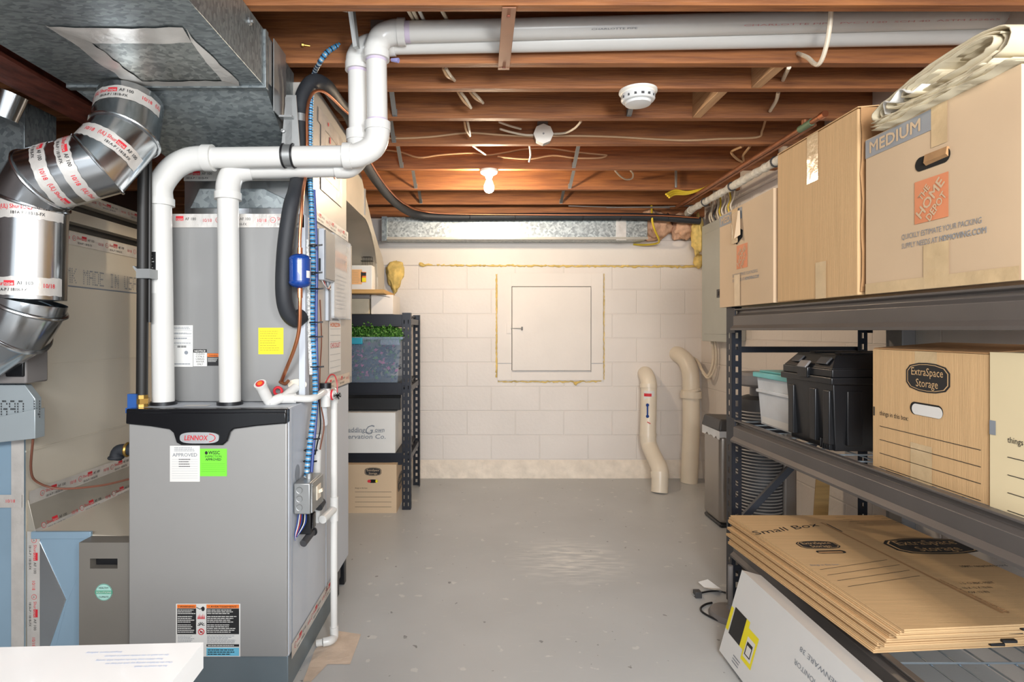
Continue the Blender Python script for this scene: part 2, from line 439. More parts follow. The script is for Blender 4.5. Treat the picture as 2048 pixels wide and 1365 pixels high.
# steel beam
b = MB(); b.box((-1.64, -2.0, 2.08), (-1.48, YB-.1, 2.092), steel_red); b.box((-1.565, -2.0, 2.092), (-1.555, YB-.1, 2.218), steel_red); b.box((-1.64, -2.0, 2.218), (-1.48, YB-.1, ZJ), steel_red)
tag(b.build('trim_3'), 'red-brown painted steel beam under the joists', None, None, 'structure')
# blocking between joists
for (xx, y0, y1, lb) in ((1.02, 2.434, 2.733, 'pale timber block between joists, right of the smoke detector'), (1.14, 2.207, 2.396, 'pale timber block between joists, nearest the white vent pipes')):
    b = MB(); b.box((xx-.02, y0, ZJ+.001), (xx+.02, y1, ZS-.01), block_m)
    tag(b.build('timber_blocking', bevel=.002), lb, 'timber block')

# ------------------------------------------------------------------ wall hatch
D = YB
h = thing('door_1', 'cream painted access hatch with a small latch in the block wall', None, at(1100, 762, D), None, 'structure')
fx0, fx1, fz0, fz1 = xat(995, D), xat(1205, D), zat(761, D), zat(547, D)
dx0, dx1, dz0, dz1 = xat(1024, D), xat(1180, D), zat(741, D), zat(575, D)
b = MB()
b.box((fx0, D-.02, fz0), (dx0-.004, D, fz1), paint); b.box((dx1+.006, D-.02, fz0), (fx1, D, fz1), paint)
b.box((dx0-.004, D-.02, dz1+.006), (dx1+.006, D, fz1), paint); b.box((dx0-.004, D-.02, fz0), (dx1+.006, D, zat(744, D)), paint)
b.box((dx0-.004, D-.004, dz0), (dx1+.006, D-.001, dz1+.006), hole_m)
b.box((fx0+.002, D-.0212, zat(727.5, D)), (dx0-.006, D-.0195, zat(726.5, D)), greyink)
b.box((dx1+.008, D-.0212, zat(727.5, D)), (fx1-.002, D-.0195, zat(726.5, D)), greyink)
b.build('door_frame', h, bevel=.0015)
b = MB(); b.box((dx0, D-.036, dz0), (dx1, D-.012, dz1), paint); dpn = b.build('door_panel', h, bevel=.002)
b = MB(); b.box((xat(1013, D), D-.032, zat(667, D)), (xat(1022, D), D-.02, zat(648, D)), paint); b.tube([at(1022, 657, D-.03), at(1044, 657, D-.05)], .005, strap_m, 8); b.cyl(at(1044, 654, D-.05), at(1044, 661, D-.05), .007, strap_m, 8); b.cyl(at(1044, 657, D-.05), at(1044, 657, D-.03), .004, strap_m, 8)
b.build('latch', dpn)
def foam_bead(pts, r0, name, label):
    b = MB(); q = resample(pts, .016); q = [x+V((random.uniform(-.002, .002), 0, random.uniform(-.005, .005))) for x in q]
    b.tube(q, [r0*random.uniform(.6, 1.5) for _ in q], foam_y, 7); return tag(b.build(name), label, 'foam sealant')
foam_bead([at(838, 530, D-.006), at(1100, 532, D-.006), at(1398, 534, D-.006)], .008, 'foam_bead', 'yellow spray foam line across the back wall above the hatch')
foam_bead([at(993, 548, D-.004), at(993, 757, D-.004)], .006, 'foam_bead', 'yellow spray foam bead down the left edge of the hatch frame')
foam_bead([at(996, 764, D-.004), at(1150, 764, D-.004), at(1205, 763, D-.004)], .005, 'foam_bead', 'yellow spray foam bead under the hatch frame')
foam_bead([at(1208, 548, D-.004), at(1208, 760, D-.004)], .004, 'foam_bead', 'thin yellow foam bead down the right edge of the hatch frame')
foam_bead([at(1147, 768, D-.01), at(1165, 764, D-.01)], .011, 'foam_lump', 'yellow foam lump under the lower right part of the hatch')
foam_bead([at(838, 527, D-.012), at(850, 532, D-.012)], .013, 'foam_lump', 'yellow foam lump on the foam line right of the large foam cone')

def lump(name, c, rx, ry, rz, mat, label, cat, taper=0, amp=.12, sub=4, seed=1):
    bm = bmesh.new(); bmesh.ops.create_icosphere(bm, subdivisions=sub, radius=1)
    from mathutils import noise
    for v_ in bm.verts:
        p_ = v_.co.copy(); k = 1+amp*noise.noise(p_*2.1+V((seed, seed, seed)))+amp*.5*noise.noise(p_*5+V((seed, 0, 0)))
        t_ = 1+taper*p_.z
        v_.co = V((p_.x*rx*k*t_, p_.y*ry*k, p_.z*rz*k))
    me = bpy.data.meshes.new(name); bm.to_mesh(me); bm.free(); me.materials.append(mat)
    me.polygons.foreach_set('use_smooth', [True]*len(me.polygons))
    o = bpy.data.objects.new(name, me); COL.objects.link(o); o.location = c
    return tag(o, label, cat) if label else o
lump('foam_cone', at(790, 554, D-.04), .066, .045, .128, foam_y, 'large yellow spray foam cone on the wall beside the curved duct', 'foam sealant', taper=.45, amp=.22)

# ------------------------------------------------------------------ furnace
FX0, FX1, FD = -1.185, -0.649, 1.97
fur = thing('furnace', 'tall grey gas furnace with black cap and oval red-lettered badge', 'furnace', (-.917, 2.2, 0))
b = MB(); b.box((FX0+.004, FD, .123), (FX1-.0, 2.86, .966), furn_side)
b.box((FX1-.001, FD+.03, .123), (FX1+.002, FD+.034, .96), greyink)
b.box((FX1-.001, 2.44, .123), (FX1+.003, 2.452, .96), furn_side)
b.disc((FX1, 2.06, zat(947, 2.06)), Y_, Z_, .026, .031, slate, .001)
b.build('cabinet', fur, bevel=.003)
b = MB(); b.box((FX0, FD-.014, .127), (FX1-.002, FD-.0005, .945), furn_m); fpan = b.build('front_panel', fur, bevel=.004)
# base return box
b = MB(); b.box((FX0, FD+.004, 0), (FX1-.004, 2.62, .121), base_m); b.build('base', fur, bevel=.003)
b = MB(); b.box((FX1-.10, 2.66, 0), (FX1-.006, 2.70, .121), blk); b.box((FX1-.08, 2.64, .08), (FX1+.0, 2.70, .121), blk); b.build('foot', fur, bevel=.003)
b = MB(); b.box((FX1-.10, 2.80, 0), (FX1-.006, 2.84, .121), blk); b.build('foot', fur, bevel=.003)
TAPEPAT = 0.27
def tape(b, o, u, v, L, W, text=True, start=0.0, fade=1.0, off=0.0012, tm=None):
    """a strip of foil tape with its printed red line"""
    u, v = V(u).normalized(), V(v).normalized(); o = V(o)
    b.rect(o, u, v, L, W, tm or foil, off)
    if not text: return
    x = start
    while x < L-.02:
        def put(st, dx, y, h, mat, width):
            if x+dx > 0 and x+dx+width < L: b.text(st, o+u*(x+dx)+v*y, u, v, h, mat, width=width, off=off+.0006, bold=.012)
        k = W/.05
        if 0 < x and x+.012 < L:
            b.disc(o+u*(x+.011)+v*(W*.55), u, v, .0105*k, .0105*k, redink, off+.0004, 18); b.disc(o+u*(x+.011)+v*(W*.55), u, v, .0088*k, .0088*k, tm or foil, off+.0006, 18)
        put('UL', .0055, W*.47, .0075*k, redink, .011)
        if x+.055 > 0 and x+.083 < L: b.rect(o+u*(x+.055)+v*(W*.5), u, v, .028, .017*k, redink, off+.0004)
        put('Shur', .027, W*.53, .011*k, redink, .027); put('tape', .057, W*.53, .010*k, tm or foil, .024)
        put('AF 100', .089, W*.53, .010*k, ink, .04); put('181A-P / 181B-FX', .03, W*.15, .009*k, ink, .085)
        put('10/18', .155, W*.4, .012*k, redink, .032)
        x += .20
b = MB(); tape(b, (FX1+.001, FD+.02, .10), Y_, Z_, .64, .052, True, .03, off=.002)
b.build('foil_tape', fur)
# black cap with drop shield
yf = FD-.014
cap = [(262, 823), (577, 823), (578, 845), (520, 850), (474, 856), (467, 862), (461, 880), (452, 888), (370, 888), (361, 883), (355, 864), (347, 857), (310, 851), (261, 846)]
pts = [at(x, y, FD) for x, y in cap]; pts = [V((p.x, yf, p.z)) for p in pts]
b = MB(); b.prism(pts[::-1], (0, -.014, 0), blk_gloss)
b.box((FX0-.002, yf-.012, zat(846, FD)), (FX1, FD+.012, .966), blk_gloss)
capo = b.build('black_cap', fur, bevel=.004)
yb_ = yf-.0145
b = MB(); bx0, bx1, bz0, bz1 = xat(369, FD), xat(446, FD), zat(884, FD), zat(862, FD)
pr = []
cxm, czm = (bx0+bx1)/2, (bz0+bz1)/2
for k in range(40):
    an = 2*PI*k/40; c_, s_ = math.cos(an), math.sin(an)
    pr.append(V((cxm+(bx1-bx0)/2*math.copysign(abs(c_)**.55, c_), yb_, czm+(bz1-bz0)/2*math.copysign(abs(s_)**.7, s_))))
b.prism(pr[::-1], (0, -.003, 0), silver)
b.text('LENNOX', (bx0+.016, yb_-.003, bz0+.011), X_, Z_, .016, redink, width=.078, bold=.02, shear=.15)
q = [V((bx1-.036+.024*math.cos(a), yb_-.0037, czm+.013*math.sin(a))) for a in [PI*(-.45)+PI*.9*k/12 for k in range(13)]]
b.tube(q, .0012, redink, 6)
b.build('logo_badge', capo)
# stickers on the front panel
ys = FD-.0145
def S(px0, py0, px1, py1, d): return V((xat(px0, d), d, zat(py1, d))), xat(px1, d)-xat(px0, d), zat(py0, d)-zat(py1, d)
o_, w_, h_ = S(340, 892, 400, 964, ys)
b = MB(); b.rect(o_, X_, Z_, w_, h_, white, .0008)
b.text('APPROVED', o_+V((w_*.5, 0, h_*.70)), X_, Z_, .0115, slate, width=w_*.82, align='c', bold=.02, off=.0014)
b.lines(o_+V((w_*.15, 0, h_*.84)), X_, Z_, w_*.7, h_*.13, 3, greyink, .35, .0014)
for i in range(9): b.rect(o_+V((w_*.07, 0, h_*(.1+.065*i))), X_, Z_, w_*.86, .0005, greyink, .0014)
b.lines(o_+V((w_*.3, 0, h_*.4)), X_, Z_, w_*.4, h_*.26, 4, ink, .3, .0016)
b.build('approval_sticker', fpan)['label'] = 'white approval sticker'
o_, w_, h_ = S(400, 898, 454, 953, ys)
b = MB(); b.rect(o_, X_, Z_, w_, h_, green, .0008)
b.text('WSSC', o_+V((w_*.32, 0, h_*.8)), X_, Z_, .011, ink, width=w_*.42, bold=.03, off=.0014); b.disc(o_+V((w_*.24, 0, h_*.85)), X_, Z_, .005, .006, ink, .0014, 12)
b.text('INSPECTION', o_+V((w_*.5, 0, h_*.68)), X_, Z_, .0075, ink, width=w_*.6, align='c', off=.0014); b.text('APPROVED', o_+V((w_*.5, 0, h_*.57)), X_, Z_, .0075, ink, width=w_*.58, align='c', bold=.03, off=.0014)
for i in range(5): b.rect(o_+V((w_*.06, 0, h_*(.17+.07*i))), X_, Z_, w_*.88, .0004, ink, .0014)
b.build('inspection_sticker', fpan)['label'] = 'bright green inspection sticker'
o_, w_, h_ = S(352, 1208, 481, 1314, ys)
b = MB(); b.rect(o_, X_, Z_, w_, h_, white, .0008)
def R(x0, y0, x1, y1, mat, off=.0013): b.rect(o_+V((w_*x0, 0, h_*(1-y1))), X_, Z_, w_*(x1-x0), h_*(y1-y0), mat, off)
for (x0, x1, t) in ((.02, .315, 'WARNING'), (.475, .98, 'AVERTISSEMENT')):
    R(x0, .015, x1, .085, orange); b.text('! '+t, o_+V((w_*(x0+x1)/2, 0, h_*.93)), X_, Z_, .0055, ink, width=w_*(x1-x0)*.85, align='c', bold=.02, off=.0018)
    R(x0, .09, x1, .575, ink)
    for a_, c_ in ((.10, .2), (.22, .36), (.38, .55)): b.lines(o_+V((w_*(x0+.01), 0, h_*(1-c_))), X_, Z_, w_*(x1-x0)*.95, h_*(c_-a_), int((c_-a_)*26)+1, white, .42, .0018)
    b.lines(o_+V((w_*(x0+.01), 0, h_*.25)), X_, Z_, w_*(x1-x0)*.92, h_*.16, 6, greyink, .35, .0018)
    R(x0, .765, x1, .81, ink); b.lines(o_+V((w_*(x0+.02), 0, h_*.197)), X_, Z_, w_*(x1-x0)*.9, h_*.03, 1, white, .5, .0018)
    R(x0, .83, x1, .985, skyblue); b.lines(o_+V((w_*(x0+.02), 0, h_*.03)), X_, Z_, w_*(x1-x0)*.9, h_*.12, 3, ink, .45, .0018)
for i in range(4): R(.325, .025+.14*i, .465, .155+.14*i, white, .0016)
cx_, cz_ = o_.x+w_*.395, o_.z+h_
b.tube([(cx_-.016, ys-.002, cz_-.012), (cx_-.004, ys-.002, cz_-.018), (cx_+.004, ys-.002, cz_-.012)], .0012, ink, 5); b.disc((cx_+.006, ys, cz_-.017), X_, Z_, .006, .008, ink, .002, 10)
for k in range(5): b.poly([V((cx_-.013+.005*k, ys-.002, cz_-.051)), V((cx_-.008+.005*k, ys-.002, cz_-.051)), V((cx_-.009+.005*k, ys-.002, cz_-.036+.004*(k % 2)))], redink)
for k in range(6):
    an = PI*k/5; b.tube([(cx_+.003*math.cos(an), ys-.002, cz_-.072+.003*math.sin(an)), (cx_+.012*math.cos(an), ys-.002, cz_-.072+.011*math.sin(an))], .0012, ink, 5)
b.torus((cx_, ys-.002, cz_-.094), Y_, .0095, .0015, redink, 20, 5); b.tube([(cx_-.006, ys-.002, cz_-.088), (cx_+.006, ys-.002, cz_-.1)], .0012, redink, 5); b.disc((cx_, ys, cz_-.095), X_, Z_, .005, .003, ink, .0018, 10)
b.build('warning_label', fpan)['label'] = 'black and white warning label with orange headings'
b = MB(); b.rect((xat(362, 2.0), 2.005, .9665), X_, Y_, .085, .04, white); b.build('paper_label', fur)

# ------------------------------------------------------------------ evaporator coil case above the furnace
CXL, CXR, CD = -1.138, -0.645, 2.13
coil = thing('evaporator_coil', 'grey coil case standing on the furnace behind the two white vent pipes', 'air conditioner coil', (-.89, 2.5, .968))
b = MB()
b.box((CXL, CD, .968), (CXR, 2.92, 1.655), coil_m)
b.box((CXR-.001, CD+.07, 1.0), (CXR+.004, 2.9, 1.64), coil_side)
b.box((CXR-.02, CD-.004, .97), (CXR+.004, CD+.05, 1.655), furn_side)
b.box((CXL+.19, CD-.006, .985), (CXL+.21, CD, 1.6), coil_m)
cas = b.build('case', coil, bevel=.004)
b = MB(); b.disc((xat(593, 2.12), CD, zat(770, 2.12)), X_, Z_, .035, .02, pvc_old, .001); b.build('drain_plate', cas)
b = MB(); o_, w_, h_ = S(345, 651, 386, 734, CD); b.rect(o_, X_, Z_, w_, h_, white, .001)
for i, (y0, hh, n_) in enumerate(((.9, .07, 2), (.78, .05, 2), (.66, .06, 1), (.55, .04, 1), (.04, .06, 1))): b.lines(o_+V((w_*.05, 0, h_*y0)), X_, Z_, w_*.9, h_*hh, n_, greyink, .4, .0016)
for i in range(6): b.rect(o_+V((w_*.03, 0, h_*(.52+.07*i))), X_, Z_, w_*.94, .0006, greyink, .0016)
for i in range(16): b.rect(o_+V((w_*(.25+.028*i), 0, h_*.46)), X_, Z_, w_*.012*random.choice((1, 1.7)), h_*.05, ink, .0016)
b.disc(o_+V((w_*.68, 0, h_*.34)), X_, Z_, .007, .007, greyink, .0016, 16)
b.build('rating_label', cas)['label'] = 'white printed rating label'
b = MB(); o_, w_, h_ = S(387, 699, 414, 733, CD); b.rect(o_, X_, Z_, w_, h_, white, .001); b.rect(o_+V((0, 0, h_*.8)), X_, Z_, w_, h_*.2, ink, .0014)
b.text('NOTICE', o_+V((w_/2, 0, h_*.84)), X_, Z_, .007, white, width=w_*.8, align='c', bold=.03, off=.002)
for i, t in enumerate(('CLEAN', 'COILS', 'USING', 'WATER', 'ONLY')): b.text(t, o_+V((w_/2, 0, h_*(.67-.15*i))), X_, Z_, .0065, ink, width=w_*(.62 if i < 4 else .45), align='c', off=.0016)
b.build('notice_label', cas)['label'] = 'white notice label'
b = MB(); o_, w_, h_ = S(415, 707, 438, 732, CD); b.rect(o_, X_, Z_, w_, h_, ink, .001); b.rect(o_+V((0, 0, h_*.72)), X_, Z_, w_, h_*.26, orange, .0014); b.lines(o_+V((w_*.05, 0, h_*.3)), X_, Z_, w_*.9, h_*.36, 4, white, .4, .0016)
b.text('WARNING', o_+V((w_/2, 0, h_*.78)), X_, Z_, .005, ink, width=w_*.8, align='c', bold=.02, off=.002); b.build('warning_label', cas)['label'] = 'small black and orange warning label'
b = MB(); o_, w_, h_ = S(517, 656, 567, 709, CD); b.rect(o_, X_, Z_, w_, h_, yellow, .001)
b.lines(o_+V((w_*.06, 0, h_*.12)), X_, Z_, w_*.88, h_*.8, 9, M('olive_ink', (176, 162, 40), .6), .3, .0016); b.build('yellow_label', cas)['label'] = 'square yellow label'
b = MB(); yo = CXR+.0045
b.rect((yo, 2.455, zat(748, 2.46)), Y_, Z_, .21, .21+.05, white, .0012)
for i in range(8): b.rect((yo+.001, 2.47, 1.04+.028*i), Y_, Z_, .18, .0012, greyink, .0016)
b.poly([V((yo+.002, 2.50, 1.272)), V((yo+.002, 2.63, 1.272)), V((yo+.002, 2.565, 1.30))], slate)
b.text('HORIZON', (yo, 2.475, 1.245), Y_, Z_, .018, orange, width=.17, bold=.03, off=.002); b.text('CHECKLIST', (yo, 2.475, 1.155), Y_, Z_, .02, redink, width=.175, off=.002)
b.build('checklist_card', cas)['label'] = 'tall white checklist card with red lettering'
b = MB(); tape(b, (yo-.002, 2.40, .975), Y_, Z_, .45, .05, True, .02, off=.002, tm=M('beige_tape', (214, 198, 180), .5)); b.build('tape_seam', coil)

# plenum over the coil, overhead trunk and transition
TXL, TXR = -1.36, -0.715
duct = thing('supply_duct', 'large overhead galvanised duct with a taped access panel, stepping down to the coil', 'duct', (-1.0, 1.5, 2.04))
b = MB(); b.box((TXL, -.6, 2.04), (TXR, 1.93, ZJ-.003), galv); b.build('trunk', duct, bevel=.002)
b = MB(); b.box((TXL-.008, 1.915, 2.032), (TXR+.008, 1.94, ZJ-.003), galv); b.build('seam_flange', duct, bevel=.002)
a0, a1 = V((TXL, 1.935, 2.04)), V((TXR, 1.935, 2.04)); c0, c1 = V((CXL-.02, 2.24, 1.86)), V((-.722, 2.24, 1.86))
b = MB(); b.hexa([c0, c1, V((c1.x, 2.25, 1.86)), V((c0.x, 2.25, 1.86)), V((a0.x, 1.935, 2.04)), V((a1.x, 1.935, 2.04)), V((c1.x, 2.25, 2.2)), V((c0.x, 2.25, 2.2))], galv)
b.hexa([V((a0.x, 1.935, 2.04)), V((a1.x, 1.935, 2.04)), V((c1.x, 2.25, 2.1)), V((c0.x, 2.25, 2.1)), V((a0.x, 1.935, ZJ-.004)), V((a1.x, 1.935, ZJ-.004)), V((c1.x, 2.25, ZJ-.004)), V((c0.x, 2.25, ZJ-.004))], galv)
m_ = (c0+V((a0.x, 1.935, 2.04)))/2
b.build('transition', duct)
b = MB(); b.box((CXL-.002, 2.24, 1.655), (CXR, 2.80, 2.19), coil_side)
b.box((CXL-.002, 2.236, 1.662), (CXR-.001, 2.241, 1.86), shiny)
b.prism([V((CXL+.02, 2.235, 1.70)), V((CXR-.03, 2.235, 1.70)), V((-.83, 2.228, 1.775)), V((CXL+.06, 2.228, 1.775))][::1], (0, .006, 0), galv)
b.build('plenum', duct, bevel=.003)
b = MB(); tape(b, (CXL-.002, 2.129, 1.607), X_, Z_, .495, .05, True, -.03, off=.003)
tape(b, (CXL-.002, 2.235, 1.805), X_, Z_, .495, .045, True, -.02, off=.003)
b.build('foil_tape', duct)
# taped access panel under the trunk (u = +X, v = -Y so that the normal is down)
def und(px, py): d = (2.04-CH)*F/(CY-py); return V((xat(px, d), d, 2.038))
pin = [und(185, 82), und(381, 80), und(445, 157), und(283, 159)]; pout = [und(97, 51), und(368, 55), und(482, 171), und(268, 173)]
b = MB(); b.add([p-Z_*.003 for p in pin], [(3, 2, 1, 0)], galv_fine); b.build('access_panel', duct)
b = MB()
for i in range(4):
    j = (i+1) % 4; n_ = 10
    vs = []
    for k in range(n_+1):
        t_ = k/n_; vs += [pin[i].lerp(pin[j], t_)-Z_*(.004+random.uniform(0, .003))+V((random.uniform(-.004, .004), random.uniform(-.004, .004), 0)), pout[i].lerp(pout[j], t_)-Z_*(.0015)+V((random.uniform(-.008, .008), random.uniform(-.008, .008), 0))]
    b.add(vs, [(2*k, 2*k+1, 2*k+3, 2*k+2) for k in range(n_)], foil)
b.build('foil_tape', duct)
b = MB()  # side access panel with torn foil on the plenum's right side
for (y0, y1, z0, z1, m2) in ((2.34, 2.70, 1.80, 1.86, foil), (2.34, 2.40, 1.8605, 2.0595, foil), (2.64, 2.70, 1.8605, 2.0595, foil), (2.30, 2.70, 2.06, 2.12, foil), (2.402, 2.638, 1.862, 2.058, coil_side)):
    b.rect((CXR+.001, y0, z0), Y_, Z_, y1-y0, z1-z0, m2, .003)
for k in range(9):
    y_, z_ = random.uniform(2.33, 2.6), random.uniform(1.9, 2.1); b.rect((CXR+.002, y_, z_), V((0, 1, random.uniform(-.4, .4))), Z_, random.uniform(.015, .05), random.uniform(.008, .03), redink if k % 2 else foil, .005)
b.build('side_access_panel', duct)
b = MB(); tape(b, (CXR+.001, 2.24, 1.66), Y_, Z_, .58, .045, True, .02, off=.003); b.build('foil_tape', duct)
# drive cleat strips and screws
b = MB(); b.box((TXR+.001, 1.95, 2.06), (TXR+.006, 1.975, ZJ-.02), strap_m)
for yy in (1.2, 1.55, 1.8): b.lathe((TXR, yy, 2.19), X_, [(.012, 0), (.012, .004), (.005, .006), (.005, .012)], strap_m, 10)
b.build('cleat', duct)

# curved return duct further back
rd = thing('curved_duct', 'dull galvanised duct curving down in front of the far left corner', 'duct', (-.96, 3.6, 1.52))
prof = [(2.93, ZJ-.003), (3.45, ZJ-.003), (3.59, 2.12), (3.9, 1.93), (4.12, 1.83), (4.28, 1.77), (4.36, 1.70), (4.37, 1.506), (4.05, 1.506), (4.04, 1.60), (4.0, 1.69), (3.92, 1.78), (3.80, 1.86), (3.70, 1.90), (3.61, 1.922), (2.93, 1.922)]
b = MB(); b.prism([V((-1.2, y, z)) for y, z in prof], (.48, 0, 0), galv_tan)
b.build('body', rd, bevel=.002, flipfix=True)
b = MB()
pth = [V((-.719, y, z)) for y, z in prof[8:]]
for q, p2 in zip(pth[:-1], pth[1:]): b.hexa([q, p2, p2+V((.008, 0, 0)), q+V((.008, 0, 0)), q+V((0, 0, .02)), p2+V((0, 0, .02)), p2+V((.008, 0, .02)), q+V((.008, 0, .02))], galv_tan)
b.box((-.722, 3.6, 1.93), (-.712, 3.62, 2.11), strap_m)
b.build('edge_seam', rd)
# board on the wall bracket under it
b = MB(); b.box((-1.25, 3.90, 1.478), (xat(768, 3.9), 4.40, 1.505), plywood); tag(b.build('shelf_board', bevel=.002), 'thick wooden board fixed under the curved duct', 'shelf')

# flat galvanised duct along the back wall
bd = thing('wall_duct', 'flat speckled galvanised duct running along the top of the back wall', 'duct', (.3, 4.7, 1.96))
zb0, zb1 = zat(478, 4.62), zat(434, 4.62)
b = MB(); b.box((-.77, 4.62, zb0), (1.335, YB-.02, zb1), galv_fine); b.build('body', bd, bevel=.003)
b = MB(); b.box((xat(1232, 4.62), 4.612, zb0-.012), (xat(1252, 4.62), 4.62, zb1), foil); b.build('foil_tape', bd)
b = MB(); b.box((-.78, 4.605, zb0-.006), (1.335, 4.62, zb0+.012), galv_tan); b.box((-.78, 4.60, zb0-.02), (-.74, 4.63, zb1), galv); b.build('lower_flange', bd)

# ------------------------------------------------------------------ round metal duct with gored elbows
ry = thing('round_duct', 'shiny round duct with gored elbows and red-printed foil tape', 'duct', at(58, 400, 1.84))
RR = .1
rp = [at(262, 205, 1.95), at(250, 272, 1.90), at(197, 330, 1.84), at(88, 360, 1.82), at(62, 402, 1.84), at(58, 600, 1.84)]
def seg(name, p, r=RR, seam=True, mat=shiny):
    b = MB(); b.tube(p, r, mat, 36, caps=False); return b
def bisect(i, pts):
    t1 = (pts[i]-pts[i-1]).normalized() if i > 0 else (pts[1]-pts[0]).normalized()
    t2 = (pts[i+1]-pts[i]).normalized() if i < len(pts)-1 else t1
    return (t1+t2).normalized()
b = MB(); b.tube(rp, RR, shiny, 40, caps=True); b.build('pipe', ry, angle=25)
for i in range(1, 5):
    ax = bisect(i, rp); b = MB(); b.torus(rp[i], ax, RR+.004, .0055, shiny, 40, 8); b.build('bead', ry)
low = [rp[5]+V((0, 0, .0)), at(55, 612, 1.84), at(30, 655, 1.85), at(-25, 690, 1.87), at(-70, 690, 1.9)]
b = MB(); b.tube(low, RR+.004, shiny, 40, caps=False); b.build('lower_elbow', ry, angle=25)
for i in (1, 2):
    ax = bisect(i, low); b = MB(); b.torus(low[i], ax, RR+.008, .006, shiny, 40, 8); b.build('bead', ry)
def ring_tape(b, c, ax, W, r=RR, a0=-1.6, a1=1.6, start=-.1):
    """printed tape band around a pipe; angle 0 faces the room"""
    ax = V(ax).normalized(); e = V((0, -1, 0)); e = (e-ax*e.dot(ax)).normalized(); s_ = ax.cross(e); c = V(c); rt = r+.0015
    def fn(x, y, k=0.0): a = x/rt; return c+ax*y+e*((rt+k)*math.cos(a))+s_*((rt+k)*math.sin(a))
    n = 30; vs = []
    for k in range(n+1):
        a = a0+(a1-a0)*k/n; vs += [fn(a*rt, -W/2+random.uniform(-.002, .002)), fn(a*rt, W/2+random.uniform(-.002, .002))]
    b.add(vs, [(2*k, 2*k+2, 2*k+3, 2*k+1) for k in range(n)], foil)
    x = a0*rt+start
    while x < a1*rt:
        g = lambda X, Y: fn(X, Y, .0012)
        def put(st, dx, y, h, mat, wd, lift=.0012):
            if a0*rt < x+dx and x+dx+wd < a1*rt: b.mtext(st, lambda X, Y: fn(X, Y, lift), h, mat, x+dx, y, .012, wd)
        def patch(dx, wd, y, h, mat):
            if a0*rt < x+dx and x+dx+wd < a1*rt:
                vs = []
                for k in range(4): vs += [fn(x+dx+wd*k/3, y, .0008), fn(x+dx+wd*k/3, y+h, .0008)]
                b.add(vs, [(2*k, 2*k+2, 2*k+3, 2*k+1) for k in range(3)], mat)
        put('Shur', .027, .001, .012, redink, .027); patch(.055, .028, 0, .016, redink); put('tape', .057, .002, .010, foil, .024, .0016)
        put('AF 100', .089, .003, .011, ink, .04); put('181A-P / 181B-FX', .03, -.016, .009, ink, .085); put('(UL)', .0, .0, .013, redink, .022)
        put('10/18', .155, -.004, .013, redink, .032)
        x += .2
b = MB(); ring_tape(b, rp[0].lerp(rp[1], .35), rp[0]-rp[1], .05); b.build('foil_tape', ry)
b = MB(); ring_tape(b, rp[1].lerp(rp[2], .62), rp[1]-rp[2], .05, start=-.03); b.build('foil_tape', ry)
b = MB(); ring_tape(b, rp[2].lerp(rp[3], .28), rp[2]-rp[3], .045, start=-.14); ring_tape(b, rp[2].lerp(rp[3], .72), rp[2]-rp[3], .045, start=0.02); b.build('foil_tape', ry)
b = MB(); ring_tape(b, rp[4].lerp(rp[5], .14), Z_, .055, start=-.05); b.build('foil_tape', ry)
b = MB(); ring_tape(b, rp[4].lerp(rp[5], .88), Z_, .055, start=-.09); b.build('foil_tape', ry)

# ------------------------------------------------------------------ big return duct, boot, filter cover, humidifier
WX = -1.60
rt = thing('return_duct', 'large beige sheet metal return duct with dotted lettering beside the furnace', 'duct', (-1.9, 2.4, 0))
wall_panel = M('return_panel_beige', (214, 205, 188), 0.36, 0.15, var=0.02, scale=2)
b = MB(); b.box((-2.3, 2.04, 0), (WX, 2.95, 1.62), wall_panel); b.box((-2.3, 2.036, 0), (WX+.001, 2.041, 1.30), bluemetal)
for zz in (1.10, .80): b.box((WX-.001, 2.04, zz), (WX+.004, 2.95, zz+.006), wall_panel)
b.box((WX-.001, 2.04, 1.40), (WX+.003, 2.95, 1.405), greyink)
rtb = b
def dotted(b, st, o, u, v, h, mat, width):
    u, v = V(u), V(v); font = {'M': ['#...#', '##.##', '#.#.#', '#...#', '#...#', '#...#', '#...#'], 'K': ['#...#', '#..#.', '#.#..', '##...', '#.#..', '#..#.', '#...#'], 'A': ['.###.', '#...#', '#...#', '#####', '#...#', '#...#', '#...#'], 'D': ['####.', '#...#', '#...#', '#...#', '#...#', '#...#', '####.'], 'E': ['#####', '#....', '#....', '####.', '#....', '#....', '#####'],
            'I': ['.###.', '..#..', '..#..', '..#..', '..#..', '..#..', '.###.'], 'N': ['#...#', '##..#', '#.#.#', '#.#.#', '#..##', '#...#', '#...#'], 'U': ['#...#']*6+['.###.'], 'S': ['.####', '#....', '#....', '.###.', '....#', '....#', '####.'], ' ': ['.....']*7,
            'G': ['.###.', '#...#', '#....', '#.###', '#...#', '#...#', '.###.'], '9': ['.###.', '#...#', '#...#', '.####', '....#', '....#', '.###.'], '0': ['.###.', '#...#', '#...#', '#...#', '#...#', '#...#', '.###.'], 'W': ['#...#', '#...#', '#...#', '#.#.#', '#.#.#', '##.##', '#...#']}
    cw = width/(len(st)*6); rh = h/7
    for i, ch in enumerate(st):
        for r_, row in enumerate(font.get(ch, font[' '])):
            for c_, x in enumerate(row):
                if x == '#': b.rect(o+u*((i*6+c_)*cw)+v*((6-r_)*rh), u, v, cw*.62, rh*.66, mat, .0012)
p0 = at(126, 575, 2.222); dotted(rtb, 'MK MADE IN USA', V((WX+.002, 2.235, 1.415)), Y_, Z_, .062, greyink, .47)
rtb.build('body', rt)
b = MB(); tape(b, (WX+.002, 2.05, 1.565), Y_, Z_, .85, .05, True, .02, off=.002); b.build('foil_tape', rt)
b = MB()
for z0 in (1.655, 1.735): b.box((WX-.3, 2.06, z0), (WX+.004, 2.95, z0+.045), wall_panel)
